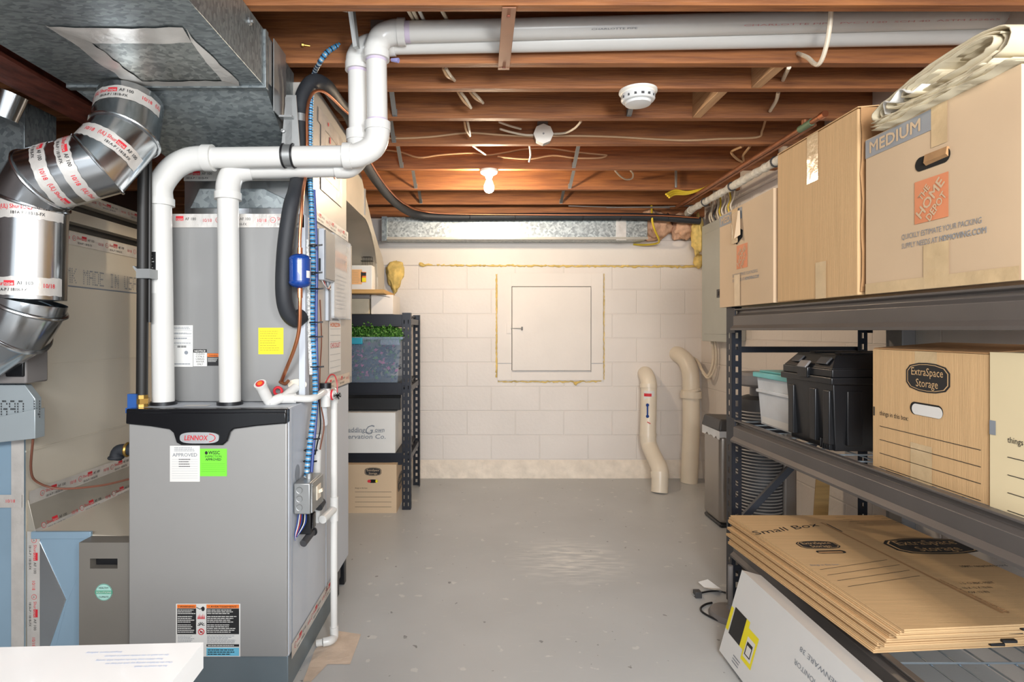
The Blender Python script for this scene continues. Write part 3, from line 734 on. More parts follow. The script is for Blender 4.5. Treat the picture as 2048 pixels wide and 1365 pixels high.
b.box((WX-.3, 2.1, 1.62), (WX-.04, 2.95, 1.80), blk_gloss)
tape(b, (WX+.005, 2.2, 1.74), Y_, Z_, .6, .035, True, .02, off=.002); b.build('top_flange', rt)
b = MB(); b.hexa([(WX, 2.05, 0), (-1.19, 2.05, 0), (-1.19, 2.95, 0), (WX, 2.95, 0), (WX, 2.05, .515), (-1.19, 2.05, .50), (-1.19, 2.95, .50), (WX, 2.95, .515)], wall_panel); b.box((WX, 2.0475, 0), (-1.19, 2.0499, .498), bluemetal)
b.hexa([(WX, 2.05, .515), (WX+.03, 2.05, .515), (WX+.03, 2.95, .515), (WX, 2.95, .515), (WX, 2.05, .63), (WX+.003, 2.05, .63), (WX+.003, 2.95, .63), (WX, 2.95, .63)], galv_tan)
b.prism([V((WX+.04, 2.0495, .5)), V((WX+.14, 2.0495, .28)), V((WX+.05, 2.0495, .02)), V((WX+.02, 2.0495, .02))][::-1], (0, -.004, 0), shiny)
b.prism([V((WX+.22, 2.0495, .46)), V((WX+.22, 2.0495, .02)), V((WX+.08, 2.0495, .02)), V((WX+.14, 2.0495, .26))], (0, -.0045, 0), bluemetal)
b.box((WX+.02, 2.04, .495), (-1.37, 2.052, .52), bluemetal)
b.build('boot', rt, bevel=.002)
b = MB(); tape(b, (WX+.004, 2.05, .61), Y_, Z_, .9, .05, True, .05, off=.003); b.build('foil_tape', rt)
b = MB(); tape(b, (WX+.031, 2.05, .50), Y_, (-.25, 0, .97), .9, .05, True, .03, off=.003); b.build('foil_tape', rt)
b = MB(); tape(b, (WX+.003, 2.048, .52), -Z_, X_, .5, .045, True, .02, off=.003); b.rect((WX-.04, 2.03, 0), X_, Z_, .045, .9, foil, .001); tape(b, (WX-.25, 2.028, .61), X_, Z_, .25, .045, True, .04, off=.003); b.build('foil_tape', rt)
fc = thing('filter_cabinet', 'taupe filter cabinet cover with a dark finger slot and round mint badge', 'filter cabinet', (-1.28, 2.0, 0))
FY = 1.98
b = MB(); x0, x1, zt = xat(158, FY), xat(261, FY), zat(1086, FY)
sx0, sx1, sz0, sz1 = xat(180, FY), xat(235, FY), zat(1138, FY), zat(1118, FY)
for (lo, hi) in (((x0, FY, 0), (sx0, 2.045, zt)), ((sx1, FY, 0), (x1, 2.045, zt)), ((sx0, FY, 0), (sx1, 2.045, sz0)), ((sx0, FY, sz1), (sx1, 2.045, zt))): b.box(lo, hi, cab_m)
fcv = b.build('cover', fc)
b = MB(); b.box((sx0+.0015, FY+.03, sz0+.0015), (sx1-.0015, FY+.044, sz1-.0015), blk); b.build('finger_slot', fcv)
b = MB(); c_ = V((xat(208, FY), FY, zat(1185, FY)))
b.disc(c_, X_, Z_, .029, .029, mint, .001); b.torus(c_-Y_*.0012, Y_, .0275, .0008, M('badge_green', (70, 140, 120), .5), 28, 5)
b.rect(c_+V((-.03, 0, -.006)), X_, Z_, .06, .012, M('badge_mid_green', (92, 168, 140), .5), .0014); b.text('SOLUTIONS', c_+V((-.026, 0, -.003)), X_, Z_, .006, white, width=.052, off=.002)
b.text('HEALTHY', c_+V((-.017, 0, .012)), X_, Z_, .006, ink, width=.034, off=.002); b.text('CLIMATE', c_+V((-.017, 0, -.019)), X_, Z_, .006, ink, width=.034, off=.002); b.build('round_badge', fcv)
hu = thing('humidifier', 'grey humidifier with a black front panel under the round duct', 'humidifier', (-1.62, 1.95, 1.05))
b = MB(); b.box((xat(-60, 1.93), 1.93, zat(768, 1.93)), (xat(52, 1.93), 2.03, zat(697, 1.93)), greyplastic); b.build('body', hu, bevel=.006)
b = MB(); b.box((xat(14, 1.93), 1.922, zat(754, 1.93)), (xat(50, 1.93), 1.932, zat(696, 1.93)), blk_gloss); b.build('front_panel', hu, bevel=.004)
gd = thing('duct_adapter', 'galvanised adapter plate with dotted lettering below the humidifier', 'duct adapter', (-1.65, 1.98, .85))
def gp(px, py, d=1.97): return at(px, py, d)
adp = M('smooth_galvanised', (170, 180, 184), .4, .4, var=.02)
b = MB(); b.prism([gp(-60, 770), gp(49, 770), gp(70, 798), gp(70, 822), gp(-60, 850)][::-1], (0, .03, 0), adp)
b.prism([gp(-60, 846, 1.955), gp(70, 819, 1.955), gp(70, 878, 1.955), gp(-60, 892, 1.955)][::-1], (0, .045, 0), adp)
dotted(b, 'G90 W', gp(2, 836, 1.968), X_, Z_, .062, ink, .14)
b.build('plate', gd, bevel=.002)
# lines at the return duct: copper tube and thermostat wire, gas nipple
b = MB(); b.tube(smooth([at(66, 878, 1.97), at(62, 940, 2.02), at(75, 965, 2.06), at(120, 978, 2.10), at(200, 972, 2.1), at(262, 958, 2.05)], 6), .004, wire_brown, 8)
tag(b.build('thermostat_wire'), 'thin brown wire looping from the return duct to the furnace', 'wire')
# wall leader duct high up in the left corner
ld = thing('wall_stack_duct', 'flat galvanised stack duct with a round collar in the upper left corner', 'duct', (-2.0, 2.3, 1.9))
b = MB(); b.box((-2.3, 2.25, 1.83), (xat(49, 2.25), 2.42, 2.12), galv); b.build('body', ld, bevel=.002)
b = MB(); b.cyl(at(25, 188, 2.12), at(8, 236, 2.12), .05, shiny, 24, .042); b.build('collar', ld)

# gas line
gx = -1.205
gp_ = thing('gas_pipe', 'black vertical gas pipe with a blue-handled valve left of the vent pipes', 'pipe', (xat(284, 2.0), 2.0, .97))
gt, gb = at(288, 335, 2.0), at(284, 790, 2.0)
b = MB(); iron = M('black_iron', (32, 31, 30), .5, .1); b.cyl(gt+Z_*.25, gb, .0185, iron, 16); b.cyl(gt+V((.022, .0, .25)), gb+V((.026, 0, .25)), .006, iron, 8); b.build('pipe', gp_)
b = MB(); b.cyl(gb, gb-Z_*.05, .02, brass, 8); b.cyl(gb-Z_*.012, gb-Z_*.03, .026, brass, 6); b.cyl(gb-V((0, 0, .045)), gb-V((0, 0, .1)), .014, brass, 8); vlv = b.build('valve', gp_)
b = MB(); b.obox(gb+V((-.035, -.026, -.045)), (.03, 0, 0), (0, .02, 0), (.0, 0, .05), bluecap); b.obox(gb+V((-.04, -.028, -.06)), (.07, 0, 0), (0, .02, 0), (0, 0, .018), bluecap); b.build('valve_handle', vlv)
b = MB(); q = at(288, 545, 1.975); b.box((q.x-.026, q.y-.002, q.z-.02), (q.x+.02, q.y+.05, q.z+.012), strap_m); b.prism([q+V((-.026, 0, 0)), q+V((-.04, 0, .02)), q+V((-.034, 0, .022)), q+V((-.02, 0, .008))], (0, .02, 0), strap_m); b.build('pipe_clip', gp_)
b = MB(); q = at(262, 901, 2.05); b.tube(smooth([q+V((.02, 0, .002)), q+V((-.02, 0, .002)), q+V((-.045, 0, -.004)), q+V((-.055, 0, -.03))], 4), .021, rub, 14); b.torus(q+V((-.012, 0, .002)), X_, .021, .006, brass, 14, 6); b.torus(q+V((-.053, 0, -.026)), Z_, .021, .006, rub, 14, 6)
tag(b.build('gas_elbow'), 'black iron elbow on the left side of the furnace', 'pipe fitting')

# ------------------------------------------------------------------ white vent pipes
PR = .0363
def vent(name, label, root, runs, couplings, extra=None):
    t = thing(name, label, 'vent pipe', root)
    for i, r in enumerate(runs):
        b = MB(); b.tube(r, PR, pvc, 24)
        if extra and i == 3: extra(b)
        b.build('pipe', t)
    for kind, pts, r in couplings:
        b = MB(); b.tube(pts, r, pvc, 24)
        b.build('elbow' if kind == 'e' else 'coupling', t)
    return t
def elbow(p, c, q, n=8):
    """curved fitting from p to q with corner c, plus socket sleeves"""
    return smooth([V(p), V(p).lerp(V(c), .55), (V(p)+V(c)*2+V(q))/4, V(q).lerp(V(c), .55), V(q)], n)
d1 = 2.06
A = at(327, 806, d1); B_ = at(321, 402, d1); C_ = at(422, 316, d1); Dd = at(690, 312, d1); E_ = at(755, 248, d1); G_ = at(753, 118, d1); H_ = at(808, 64, d1); I_ = at(2300, 27, d1)
def pipe_print(b):
    dirv = (I_-H_).normalized(); vv_ = V((0, -.6, .8))
    pr0 = at(1480, 64-(1480-808)*.0248, d1)
    b.text('CHARLOTTE PIPE  PVC-1120  SCH 40  ASTM D2665  NSF-DWV', pr0+V((0, -PR*.78, -PR*.66)), dirv, vv_, .0055, M('faded_red_print', (206, 150, 150), .5), width=1.1, off=.002)
    b.text('CHARLOTTE PIPE', at(1180, 64-(1180-808)*.0248, d1)+V((0, -PR*.78, -PR*.66)), dirv, vv_, .0055, greyink, width=.16, off=.002)
v1 = vent('vent_pipe', 'left white vent pipe rising from the furnace, running in front along the ceiling', A,
          [[A, B_], [C_, Dd], [E_, G_], [H_, I_]],
          [('e', smooth([B_, at(321, 372, d1), at(345, 338, d1), at(372, 322, d1), at(395, 317, d1), C_], 5), PR+.006),
           ('c', [at(321, 412, d1), at(321, 398, d1)], PR+.010), ('c', [at(408, 316, d1), at(427, 316, d1)], PR+.010),
           ('e', smooth([Dd, at(715, 311, d1), at(745, 295, d1), at(755, 270, d1), E_], 5), PR+.006), ('c', [at(688, 312, d1), at(704, 312, d1)], PR+.010), ('c', [at(755, 262, d1), at(755, 245, d1)], PR+.010),
           ('e', smooth([G_, at(753, 98, d1), at(763, 75, d1), at(785, 65, d1), H_], 5), PR+.006), ('c', [at(753, 120, d1), at(753, 104, d1)], PR+.010), ('c', [at(796, 64, d1), at(811, 64, d1)], PR+.010)], pipe_print)
b = MB(); b.cyl(at(327, 812, d1), at(327, 803, d1), PR+.008, blk, 24); b.build('rubber_grommet', v1)
for p_, q_ in ((at(811, 64, d1), at(821, 64, d1)), (at(753, 120, d1), at(753, 125, d1)), (at(755, 240, d1), at(755, 245, d1))):
    b = MB(); b.tube([p_, q_], PR+.0006, purple, 24); b.build('primer_stain', v1)
b = MB()
def pipe_label(b, c, r, a0, a1, z0, z1, mat):
    vs = []
    for k in range(9):
        a = a0+(a1-a0)*k/8; p = V((c.x+r*math.sin(a), c.y-r*math.cos(a), 0)); vs += [p+Z_*z0, p+Z_*z1]
    b.add(vs, [(2*k, 2*k+2, 2*k+3, 2*k+1) for k in range(8)], mat)
c_ = at(322.5, 540, d1); z1_, z0_ = zat(505, d1), zat(588, d1)
pipe_label(b, c_, PR+.0012, -1.35, .1, z0_, z1_, white); pipe_label(b, c_, PR+.002, -1.3, .05, zat(549, d1), z1_-.003, ink); pipe_label(b, c_, PR+.002, -1.0, -.5, zat(583, d1), zat(560, d1), ink)
for k in range(6): pipe_label(b, c_, PR+.0028, -1.2, -.1*(1+k % 3), zat(545-6*k, d1), zat(543.4-6*k, d1), white)
b.build('pipe_label', v1)['label'] = 'black and white label on the pipe'
d2 = 2.12
A = at(460, 806, 2.06); B_ = at(456, 392, 2.08); C_ = at(500, 338, d2); Dd = at(672, 334, d2); E_ = at(718, 276, d2); G_ = at(716, 132, d2); H_ = at(790, 88, d2); I_ = at(2300, 62, d2)
v2 = vent('vent_pipe', 'right white vent pipe rising from the furnace, running behind the other along the ceiling', A,
          [[A, B_], [C_, Dd], [E_, G_], [H_, I_]],
          [('e', smooth([B_, at(457, 370, 2.09), at(465, 350, 2.1), at(480, 341, 2.11), C_], 5), PR+.006), ('c', [at(456, 400, 2.08), at(456, 386, 2.08)], PR+.010),
           ('e', smooth([Dd, at(697, 332, d2), at(714, 315, d2), at(718, 296, d2), E_], 5), PR+.006), ('c', [at(718, 282, d2), at(718, 262, d2)], PR+.010),
           ('e', smooth([G_, at(716, 116, d2), at(728, 98, d2), at(752, 90, d2), H_], 5), PR+.006), ('c', [at(716, 142, d2), at(716, 126, d2)], PR+.010)])
b = MB(); b.cyl(at(460, 812, 2.06), at(460, 803, 2.06), PR+.008, blk, 24); b.build('rubber_grommet', v2)
b = MB(); b.tube([at(716, 142, d2), at(716, 147, d2)], PR+.0006, purple, 24); b.build('primer_stain', v2)
# clamp and hanger
cl = thing('pipe_hanger', 'black-edged steel pipe hanger holding the vent pipe below the duct', 'pipe hanger', at(578, 312, d1))
c_ = at(578, 312, d1)
b = MB(); b.tube([c_-X_*.014, c_+X_*.014], PR+.0035, strap_m, 24, caps=False); b.build('clamp_band', cl)
for s_ in (-1, 1):
    b = MB(); b.torus(c_+X_*.017*s_, X_, PR+.004, .004, blk, 24, 6); b.build('rubber_edge', cl)
b = MB(); b.box((c_.x-.012, c_.y-.005, c_.z+PR), (c_.x+.012, c_.y+.001, zat(195, d1)), strap_m); b.prism([at(562, 300, 2.055), at(600, 300, 2.055), at(592, 190, 2.055), at(572, 190, 2.055)][::-1], (0, .004, 0), strap_m)
b.box((TXR+.0105, c_.y-.03, zat(240, d1)), (c_.x+.02, c_.y+.03, zat(236, d1)), strap_m); b.lathe(at(566, 262, 2.05), -Y_, [(.007, 0), (.007, .005), (.003, .006), (.003, .012)], strap_m, 8)
b.build('hanger_bracket', cl)
b = MB(); b.box((TXR+.009, 1.98, 1.98), (TXR+.012, 2.10, ZJ-.003), strap_m); b.build('hanger_strap', cl)

# ------------------------------------------------------------------ refrigerant lines
sl = thing('suction_line', 'thick black insulated pipe looping from coil case to ceiling and along the back wall', 'pipe', at(590, 640, 2.1))
sp = smooth([at(604, 632, 2.13), at(590, 640, 2.10), at(574, 622, 2.07), at(567, 580, 2.05), at(570, 500, 2.05), at(581, 420, 2.055), at(591, 385, 2.09), at(598, 345, 2.185), at(602, 290, 2.19), at(600, 235, 2.19), at(606, 192, 2.20), at(626, 164, 2.23), at(652, 172, 2.30), at(676, 205, 2.46), at(703, 241, 2.66), at(728, 322, 3.27), at(762, 374, 3.78), at(792, 407, 4.2), at(828, 428, 4.48), at(880, 434, 4.555), at(1000, 434, 4.56), at(1150, 433, 4.56), at(1300, 434, 4.56), at(1400, 442, 4.57)], 6)
b = MB(); b.tube(sp, .0285, rub, 16); b.build('insulation', sl)
b = MB(); b.tube([at(600, 246, 2.19), at(600, 231, 2.19)], .0305, strap_m, 18, caps=False); b.build('clamp', sl)
for k in range(5):
    b = MB(); b.torus(at([940, 1030, 1165, 1240, 1335][k], 434, 4.56), X_, .0285, .003, blk, 16, 6); b.build('cable_tie', sl)
cpl = thing('liquid_line', 'thin copper refrigerant tube running beside the black insulated pipe', 'pipe', at(600, 540, 2.05))
cp = smooth([at(600, 512, 2.04), at(600, 470, 2.04), at(606, 385, 2.06), at(612, 345, 2.155), at(614, 290, 2.16), at(614, 225, 2.165), at(620, 196, 2.18), at(632, 182, 2.20), at(652, 186, 2.26), at(682, 214, 2.44), at(714, 250, 2.66), at(738, 318, 3.25), at(772, 372, 3.78), at(804, 404, 4.2), at(840, 421, 4.46), at(900, 428, 4.51), at(1100, 430, 4.51), at(1300, 431, 4.51), at(1398, 436, 4.51)], 6)
b = MB(); b.tube(cp, .0058, copper, 10); b.build('tube', cpl)
cp = smooth([at(600, 574, 2.04), at(600, 610, 2.04), at(598, 660, 2.05), at(588, 700, 2.06), at(572, 740, 2.08), at(562, 766, 2.13)], 6)
b = MB(); b.tube(cp, .0066, copper, 10); b.tube([at(600, 574, 2.04), at(600, 596, 2.04)], .009, copper, 10); b.tube([at(600, 510, 2.04), at(600, 496, 2.04)], .009, copper, 10); b.build('tube', cpl)
b = MB(); b.tube(smooth([at(577, 762, 2.1), at(570, 768, 2.11), at(560, 764, 2.13)], 4), .006, copper_old, 8); b.build('stub', cpl)
fdr = thing('filter_drier', 'blue can-shaped filter drier on the copper line', 'filter drier', at(600, 543, 2.04))
p_ = at(600, 577, 2.04); k_ = .0017586
b = MB(); b.lathe(p_, Z_, [(.012, 0), (.022, .004), (.033, .010), (.0385, .018), (.0385, .022), (.037, .024), (.037, .098), (.0385, .100), (.0385, .104), (.033, .112), (.022, .118), (.012, .121)], bluecan, 28); b.build('can', fdr)
b = MB(); pipe_label(b, p_, .0378, .9, 1.35, p_.z+.035, p_.z+.06, white); b.build('paper_label', fdr)

# blue metal-clad cable
def conduit(pts, r, name, label, cols, cat='cable', step=.0052):
    q = resample(smooth(pts, 8), step); b = MB(); b.tube(q, r, cols[0], 9, mats=cols, bulge=-.18)
    return tag(b.build(name), label, cat)
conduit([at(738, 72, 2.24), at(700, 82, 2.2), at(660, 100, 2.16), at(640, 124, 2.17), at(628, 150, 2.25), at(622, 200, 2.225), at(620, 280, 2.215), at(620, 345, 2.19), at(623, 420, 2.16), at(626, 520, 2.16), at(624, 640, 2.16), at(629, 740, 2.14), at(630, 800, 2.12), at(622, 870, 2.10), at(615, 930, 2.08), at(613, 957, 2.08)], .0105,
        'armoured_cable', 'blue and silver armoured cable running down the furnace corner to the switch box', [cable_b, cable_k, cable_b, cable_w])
b = MB(); b.tube(smooth([at(628, 380, 2.19), at(633, 520, 2.19), at(632, 640, 2.19), at(634, 760, 2.17), at(632, 830, 2.15), at(626, 900, 2.12), at(622, 955, 2.10)], 6), .0062, wire_blue, 8)
tag(b.build('blue_cable'), 'smooth blue cable strapped beside the armoured cable', 'cable')
b = MB(); b.tube(smooth([at(614, 480, 2.15), at(617, 560, 2.15), at(618, 660, 2.15), at(622, 750, 2.13)], 6), .0065, M('ribbed_white', (196, 196, 192), .5, var=.3, scale=160), 8)
tag(b.build('white_cable'), 'thin white ribbed cable behind the armoured cable', 'cable')
b = MB(); b.tube(smooth([at(640, 600, 2.28), at(643, 680, 2.28), at(640, 740, 2.26), at(640, 800, 2.22), at(648, 850, 2.2), at(640, 900, 2.18)], 6), .003, wire_brown, 6); b.tube(smooth([at(636, 780, 2.2), at(641, 850, 2.18), at(634, 890, 2.15), at(630, 910, 2.13)], 6), .003, blk, 6)
tag(b.build('thermostat_wire'), 'thin brown and black wires hanging along the furnace side', 'wire')
for i, (x, y) in enumerate(((627, 491), (627, 546), (629, 578), (628, 645), (628, 674), (630, 734), (622, 878), (617, 901), (616, 923))):
    b = MB(); c_ = at(x, y, 2.13); b.torus(c_, Z_, .0155, .0022, blk, 16, 5); b.obox(c_+V((.014, -.006, -.004)), (.02, 0, .002), (0, .004, 0), (0, 0, .006), blk)
    tag(b.build('cable_tie'), 'black cable tie around the blue cables at the furnace corner', 'cable tie', 'cable ties on the blue cables')

# control box, document pouch
cb = thing('control_box', 'grey control box on the side of the coil case', 'control box', (-.63, 2.37, 1.43))
b = MB(); b.box((CXR+.0045, 2.295, 1.43), (-.617, 2.45, 1.635), furn_side); b.box((-.617, 2.30, 1.435), (-.611, 2.445, 1.63), furn_m); b.build('housing', cb, bevel=.005)
b = MB(); b.box((-.637, 2.292, 1.465), (-.630, 2.295, 1.515), blk); b.build('slot', cb)
b = MB(); b.box((CXR+.0045, 2.40, 1.27), (-.628, 2.45, 1.43), furn_side); b.box((-.628, 2.41, 1.27), (-.626, 2.43, 1.43), greyink); b.build('wire_channel', cb, bevel=.002)
for k in range(3):
    b = MB(); b.tube(smooth([(-.63, 2.31+.03*k, 1.43), (-.622, 2.32+.03*k, 1.412-.008*k), (-.622, 2.37+.02*k, 1.402), (-.625, 2.42, 1.42)], 5), .0018, [white, wire_red, blk][k], 6); b.build('wire', cb)
pc = thing('document_pouch', 'clear vinyl pouch of white papers hanging on the coil case beside the control box', 'document pouch', (-.63, 2.6, 1.28))
b = MB(); b.box((-.636, 2.47, 1.29), (-.622, 2.75, 1.62), white)
b.rect((-.622, 2.49, 1.50), Y_, Z_, .22, .075, M('faded_orange', (240, 190, 160), .6), .0008); b.text('INSTRUCTIONS', (-.622, 2.51, 1.53), Y_, Z_, .02, slate, width=.17, off=.0014); b.lines((-.622, 2.51, 1.32), Y_, Z_, .2, .16, 9, greyink, .2, .001); b.build('papers', pc)
b = MB(); b.box((-.6395, 2.455, 1.28), (-.617, 2.775, 1.645), pouch_m); b.build('sleeve', pc, bevel=.004)

# ------------------------------------------------------------------ condensate drain
cd = thing('condensate_drain', 'white plastic drain pipework with an open red-lined end and a black cap', 'drain pipe', at(668, 1270, 2.29))
r_ = .0134
dd = 2.16
def pv(*pts, r=r_, n=6): b = MB(); b.tube(smooth(pts, n) if len(pts) > 2 else pts, r, pvc, 18); return b
pv(at(588, 797, 2.08), at(625, 797, 2.11), at(648, 784, 2.2)).build('pipe', cd)
b = MB(); b.tube(smooth([at(527, 780, 2.04), at(534, 796, 2.05), at(541, 805, 2.06), at(553, 800, 2.06), at(564, 796, 2.07)], 5), .0175, pvc, 18); b.build('elbow', cd)
b = MB(); b.cyl(at(534, 796, 2.05), at(521, 770, 2.02), .0195, pvc, 20); q0, q1 = at(522.5, 773, 2.024), at(520, 768, 2.016); b.cyl(q0, q1, .0215, pvc, 20); b.cyl(q0, at(519.6, 767.2, 2.0145), .0150, redink, 18); b.cyl(q0, at(519.4, 766.8, 2.0138), .009, orange, 14); b.build('open_end', cd)
b = MB(); b.cyl(at(560, 797, 2.07), at(592, 797, 2.09), .0185, pvc, 18); b.cyl(at(566, 797, 2.07), at(592, 775, 2.13), .0165, pvc, 18); b.build('tee', cd)
b = MB(); b.torus(at(556, 783, 2.10), (0, 1, 0), .014, .005, redink, 18, 6); b.build('red_ring', cd)
tx = at(651, 790, 2.22)
b = MB(); b.cyl(tx-Z_*.045, tx+Z_*.03, .0185, pvc, 18); b.cyl(tx-X_*.02, tx+X_*.034, .017, pvc, 18); b.build('tee', cd)
b = MB(); b.cyl(tx+Z_*.025, tx+Z_*.045, .0225, blk, 18); b.build('cap', cd)
b = MB(); b.torus(tx+V((.026, 0, 0)), X_, .0175, .004, redink, 18, 6); b.build('red_ring', cd)
b = MB(); b.tube(smooth([tx+Z_*.045, tx+V((.02, -.01, .075)), tx+V((.04, -.02, .075)), tx+V((.052, -.03, .045)), tx+V((.053, -.032, .012))], 6), .0028, wire_red, 8); b.build('brush_wire', cd)
b = MB(); c_ = tx+V((.053, -.032, .0))
for k in range(90):
    v_ = V((random.gauss(0, 1), random.gauss(0, 1), random.gauss(0, 1))).normalized(); b.tube([c_, c_+v_*.016], .0006, blk, 3, caps=False)
b.build('brush', cd)
VD = 2.29
pv(at(668, 792, VD), at(668, 1005, VD)).build('pipe', cd); pv(at(668, 1035, VD), at(668, 1268, VD)).build('pipe', cd)
b = MB(); b.tube(smooth([tx+X_*.03, at(662, 782, VD), at(668, 786, VD), at(668, 806, VD)], 5), .0168, pvc, 18); b.build('elbow', cd)
b = MB(); b.cyl(at(668, 994, VD), at(668, 1042, VD), .0168, pvc, 18); b.cyl(at(668, 1018, VD), at(645, 1040, 2.19), .0158, pvc, 18); b.build('tee', cd)
b = MB(); b.tube(smooth([at(668, 1254, VD), at(668, 1274, VD), at(660, 1282, 2.26), at(646, 1285, 2.25)], 5), .0168, pvc, 18); pz_ = [at(646, 1285, 2.25), at(634, 1287, 2.25)]; b.tube(pz_, .0134, pvc, 18); b.build('elbow', cd)
pv(at(637, 868, 2.22), at(634, 960, 2.22), at(634, 1045, 2.22)).build('riser', cd)
b = MB(); b.tube(smooth([at(646, 800, 2.24), at(648, 835, 2.24), at(652, 852, 2.24)], 4), [.014]*4+[.013]*2+[.010]*2+[.005], pouch_m, 14); b.build('clear_trap', cd)

# service switch box
sb = thing('switch_box', 'galvanised electrical switch box on the right side of the furnace', 'electrical box', (-.62, 2.09, .59))
sx1_ = -.588; sy0, sy1 = 2.007, 2.16; sz0_, sz1_ = .592, .70
b = MB(); b.box((FX1+.0035, sy0, sz0_), (sx1_, sy1, sz1_), strap_m); sbx = b.build('box', sb, bevel=.004)
for k in range(3):
    b = MB(); b.torus((FX1+.024, sy0-.0005, sz0_+.024+.03*k), Y_, .0105, .0012, strap_m, 20, 5); b.disc((FX1+.024, sy0, sz0_+.024+.03*k), X_, Z_, .009, .009, strap_m, .001); b.build('knockout', sbx)
b = MB(); b.box((sx1_, sy0+.006, sz0_+.002), (sx1_+.006, sy1-.004, sz1_-.002), strap_m); sbc = b.build('cover', sb, bevel=.003)
b = MB(); b.box((sx1_+.006, 2.06, .625), (sx1_+.010, 2.11, .675), pvc_old); b.obox((sx1_+.010, 2.078, .645), (.014, 0, .006), (0, .012, 0), (-.003, 0, .012), pvc_old); b.build('switch', sbc, bevel=.001)
for yz in ((2.02, .69), (2.148, .60)):
    b = MB(); b.lathe((sx1_+.005, yz[0], yz[1]), X_, [(.0045, 0), (.0045, .002), (.002, .0035)], strap_m, 10); b.build('screw', sbc)
b = MB(); b.cyl((FX1+.036, 2.08, sz1_-.001), (FX1+.036, 2.08, sz1_+.018), .0135, strap_m, 12); b.build('connector', sb)
tr = thing('drain_trap', 'black condensate trap with a bundle of loose wires below the switch box', 'drain trap', (-.62, 2.11, .5))
b = MB(); b.box((FX1+.0035, 2.07, .50), (-.605, 2.125, .588), blk); b.box((-.604, 2.08, .515), (-.598, 2.115, .57), blk_gloss); b.build('body', tr, bevel=.004)
b = MB(); b.cyl((-.61, 2.13, .497), (-.625, 2.05, .475), .013, dkgrey, 14); b.torus((-.612, 2.12, .495), (0.2, 1, .2), .015, .004, blk, 14, 6); b.build('outlet', tr)
b = MB(); b.cyl((-.606, 2.165, .57), (-.6, 2.19, .585), .02, dkgrey, 16); b.build('coupling', tr)
for k in range(7):
    b = MB(); j = .004*k; b.tube(smooth([(FX1+.012+.003*k, 2.04+j, .592), (FX1+.008+.004*k, 2.03+j, .55), (FX1+.006+.002*k, 2.015+j*.5, .52), (FX1+.012, 2.0+j*.3, .505+.001*k)], 5), .0016, [wire_blue, white, wire_red, wire_blue, blk, white, wire_blue][k], 5); b.build('wire', tr)

# ------------------------------------------------------------------ washing machine at the near left
wm = thing('washing_machine', 'white washing machine top with pale blue printing, nearest the camera', 'washing machine', (-.62, .3, 0))
ang = .045
wx1, wy1, wz = -.279, .585, .915
def wp(x, y, z): return V((wx1+(x*math.cos(ang)-y*math.sin(ang))*1.0, wy1+(x*math.sin(ang)+y*math.cos(ang)), z))
def wbox(b, x0, y0, z0, x1, y1, z1, m): return b.hexa([wp(x0, y0, z0), wp(x1, y0, z0), wp(x1, y1, z0), wp(x0, y1, z0), wp(x0, y0, z1), wp(x1, y0, z1), wp(x1, y1, z1), wp(x0, y1, z1)], m)
b = MB(); wbox(b, -.68, -.62, 0, -.004, -.004, .885, white_gl); b.build('cabinet', wm, bevel=.012, segs=3)
b = MB(); wbox(b, -.69, -.63, .889, 0, 0, wz, white_gl)
uu, vv = (wp(-1, 0, 0)-wp(0, 0, 0)), (wp(0, -1, 0)-wp(0, 0, 0))
for t, wd, x_, y_ in (('Important safety', .034, -.072, -.006), ('Do not wash or dry articles soaked in solvents', .060, -.024, -.013), ('Keep children away from the machine while running', .062, -.026, -.020), ('Close the lid before starting any cycle and keep out', .062, -.014, -.026), ('See the manual for details', .030, -.016, -.032)):
    b.text(t, wp(x_, y_-.008, wz), uu, vv, .0026, blueink, width=wd, off=.0006)
b.build('lid', wm, bevel=.007, segs=3)

# ------------------------------------------------------------------ slotted rack posts
def slotted(b, o, u, v, wd, ht, n, mat, th=.002, sw=.3, pitch=.05, ncol=1, sh=.5):
    """plate with punched slots; o corner, u across, v up, n outward"""
    u, v, n = V(u), V(v), V(n); o = V(o); rows = int(ht/pitch)
    xs = [0]
    cw = wd/ncol
    for c in range(ncol): xs += [c*cw+cw*(.5-sw/2), c*cw+cw*(.5+sw/2)]
    xs.append(wd)
    for i in range(0, len(xs)-1, 2): b.obox(o+u*xs[i], u*(xs[i+1]-xs[i]), v*ht, n*th, mat)
    for c in range(ncol):
        a, e = xs[1+2*c], xs[2+2*c]; z = 0
        for r_ in range(rows+1):
            hh = pitch*(1-sh) if r_ < rows else ht-rows*pitch
            if hh > 0: b.obox(o+u*a+v*(r_*pitch), u*(e-a), v*hh, n*th, mat)
    return b
def post(name, parent, x, y, ht, sx, sy, w=.042, d=.055, pitch=.0508):
    """L-shaped upright; sx: side facing the aisle (-1/1), sy: side facing the camera"""
    b = MB()
    slotted(b, (x, y, 0), X_*sx, Z_, w, ht, Y_*-.002*500*.001, rackm, 2.0, .28, pitch)
    slotted(b, (x, y, 0), Y_*sy, Z_, d, ht, X_*-sx*.001, rackm, 2.0, .26, pitch)
    return b.build(name, parent, smooth=False)
def beam_profile(): return [(.018, .095), (-.004, .095), (-.004, .089), (.010, .084), (.010, .074), (-.008, .062), (-.008, .022), (-.022, .009), (-.022, 0), (.018, 0)]

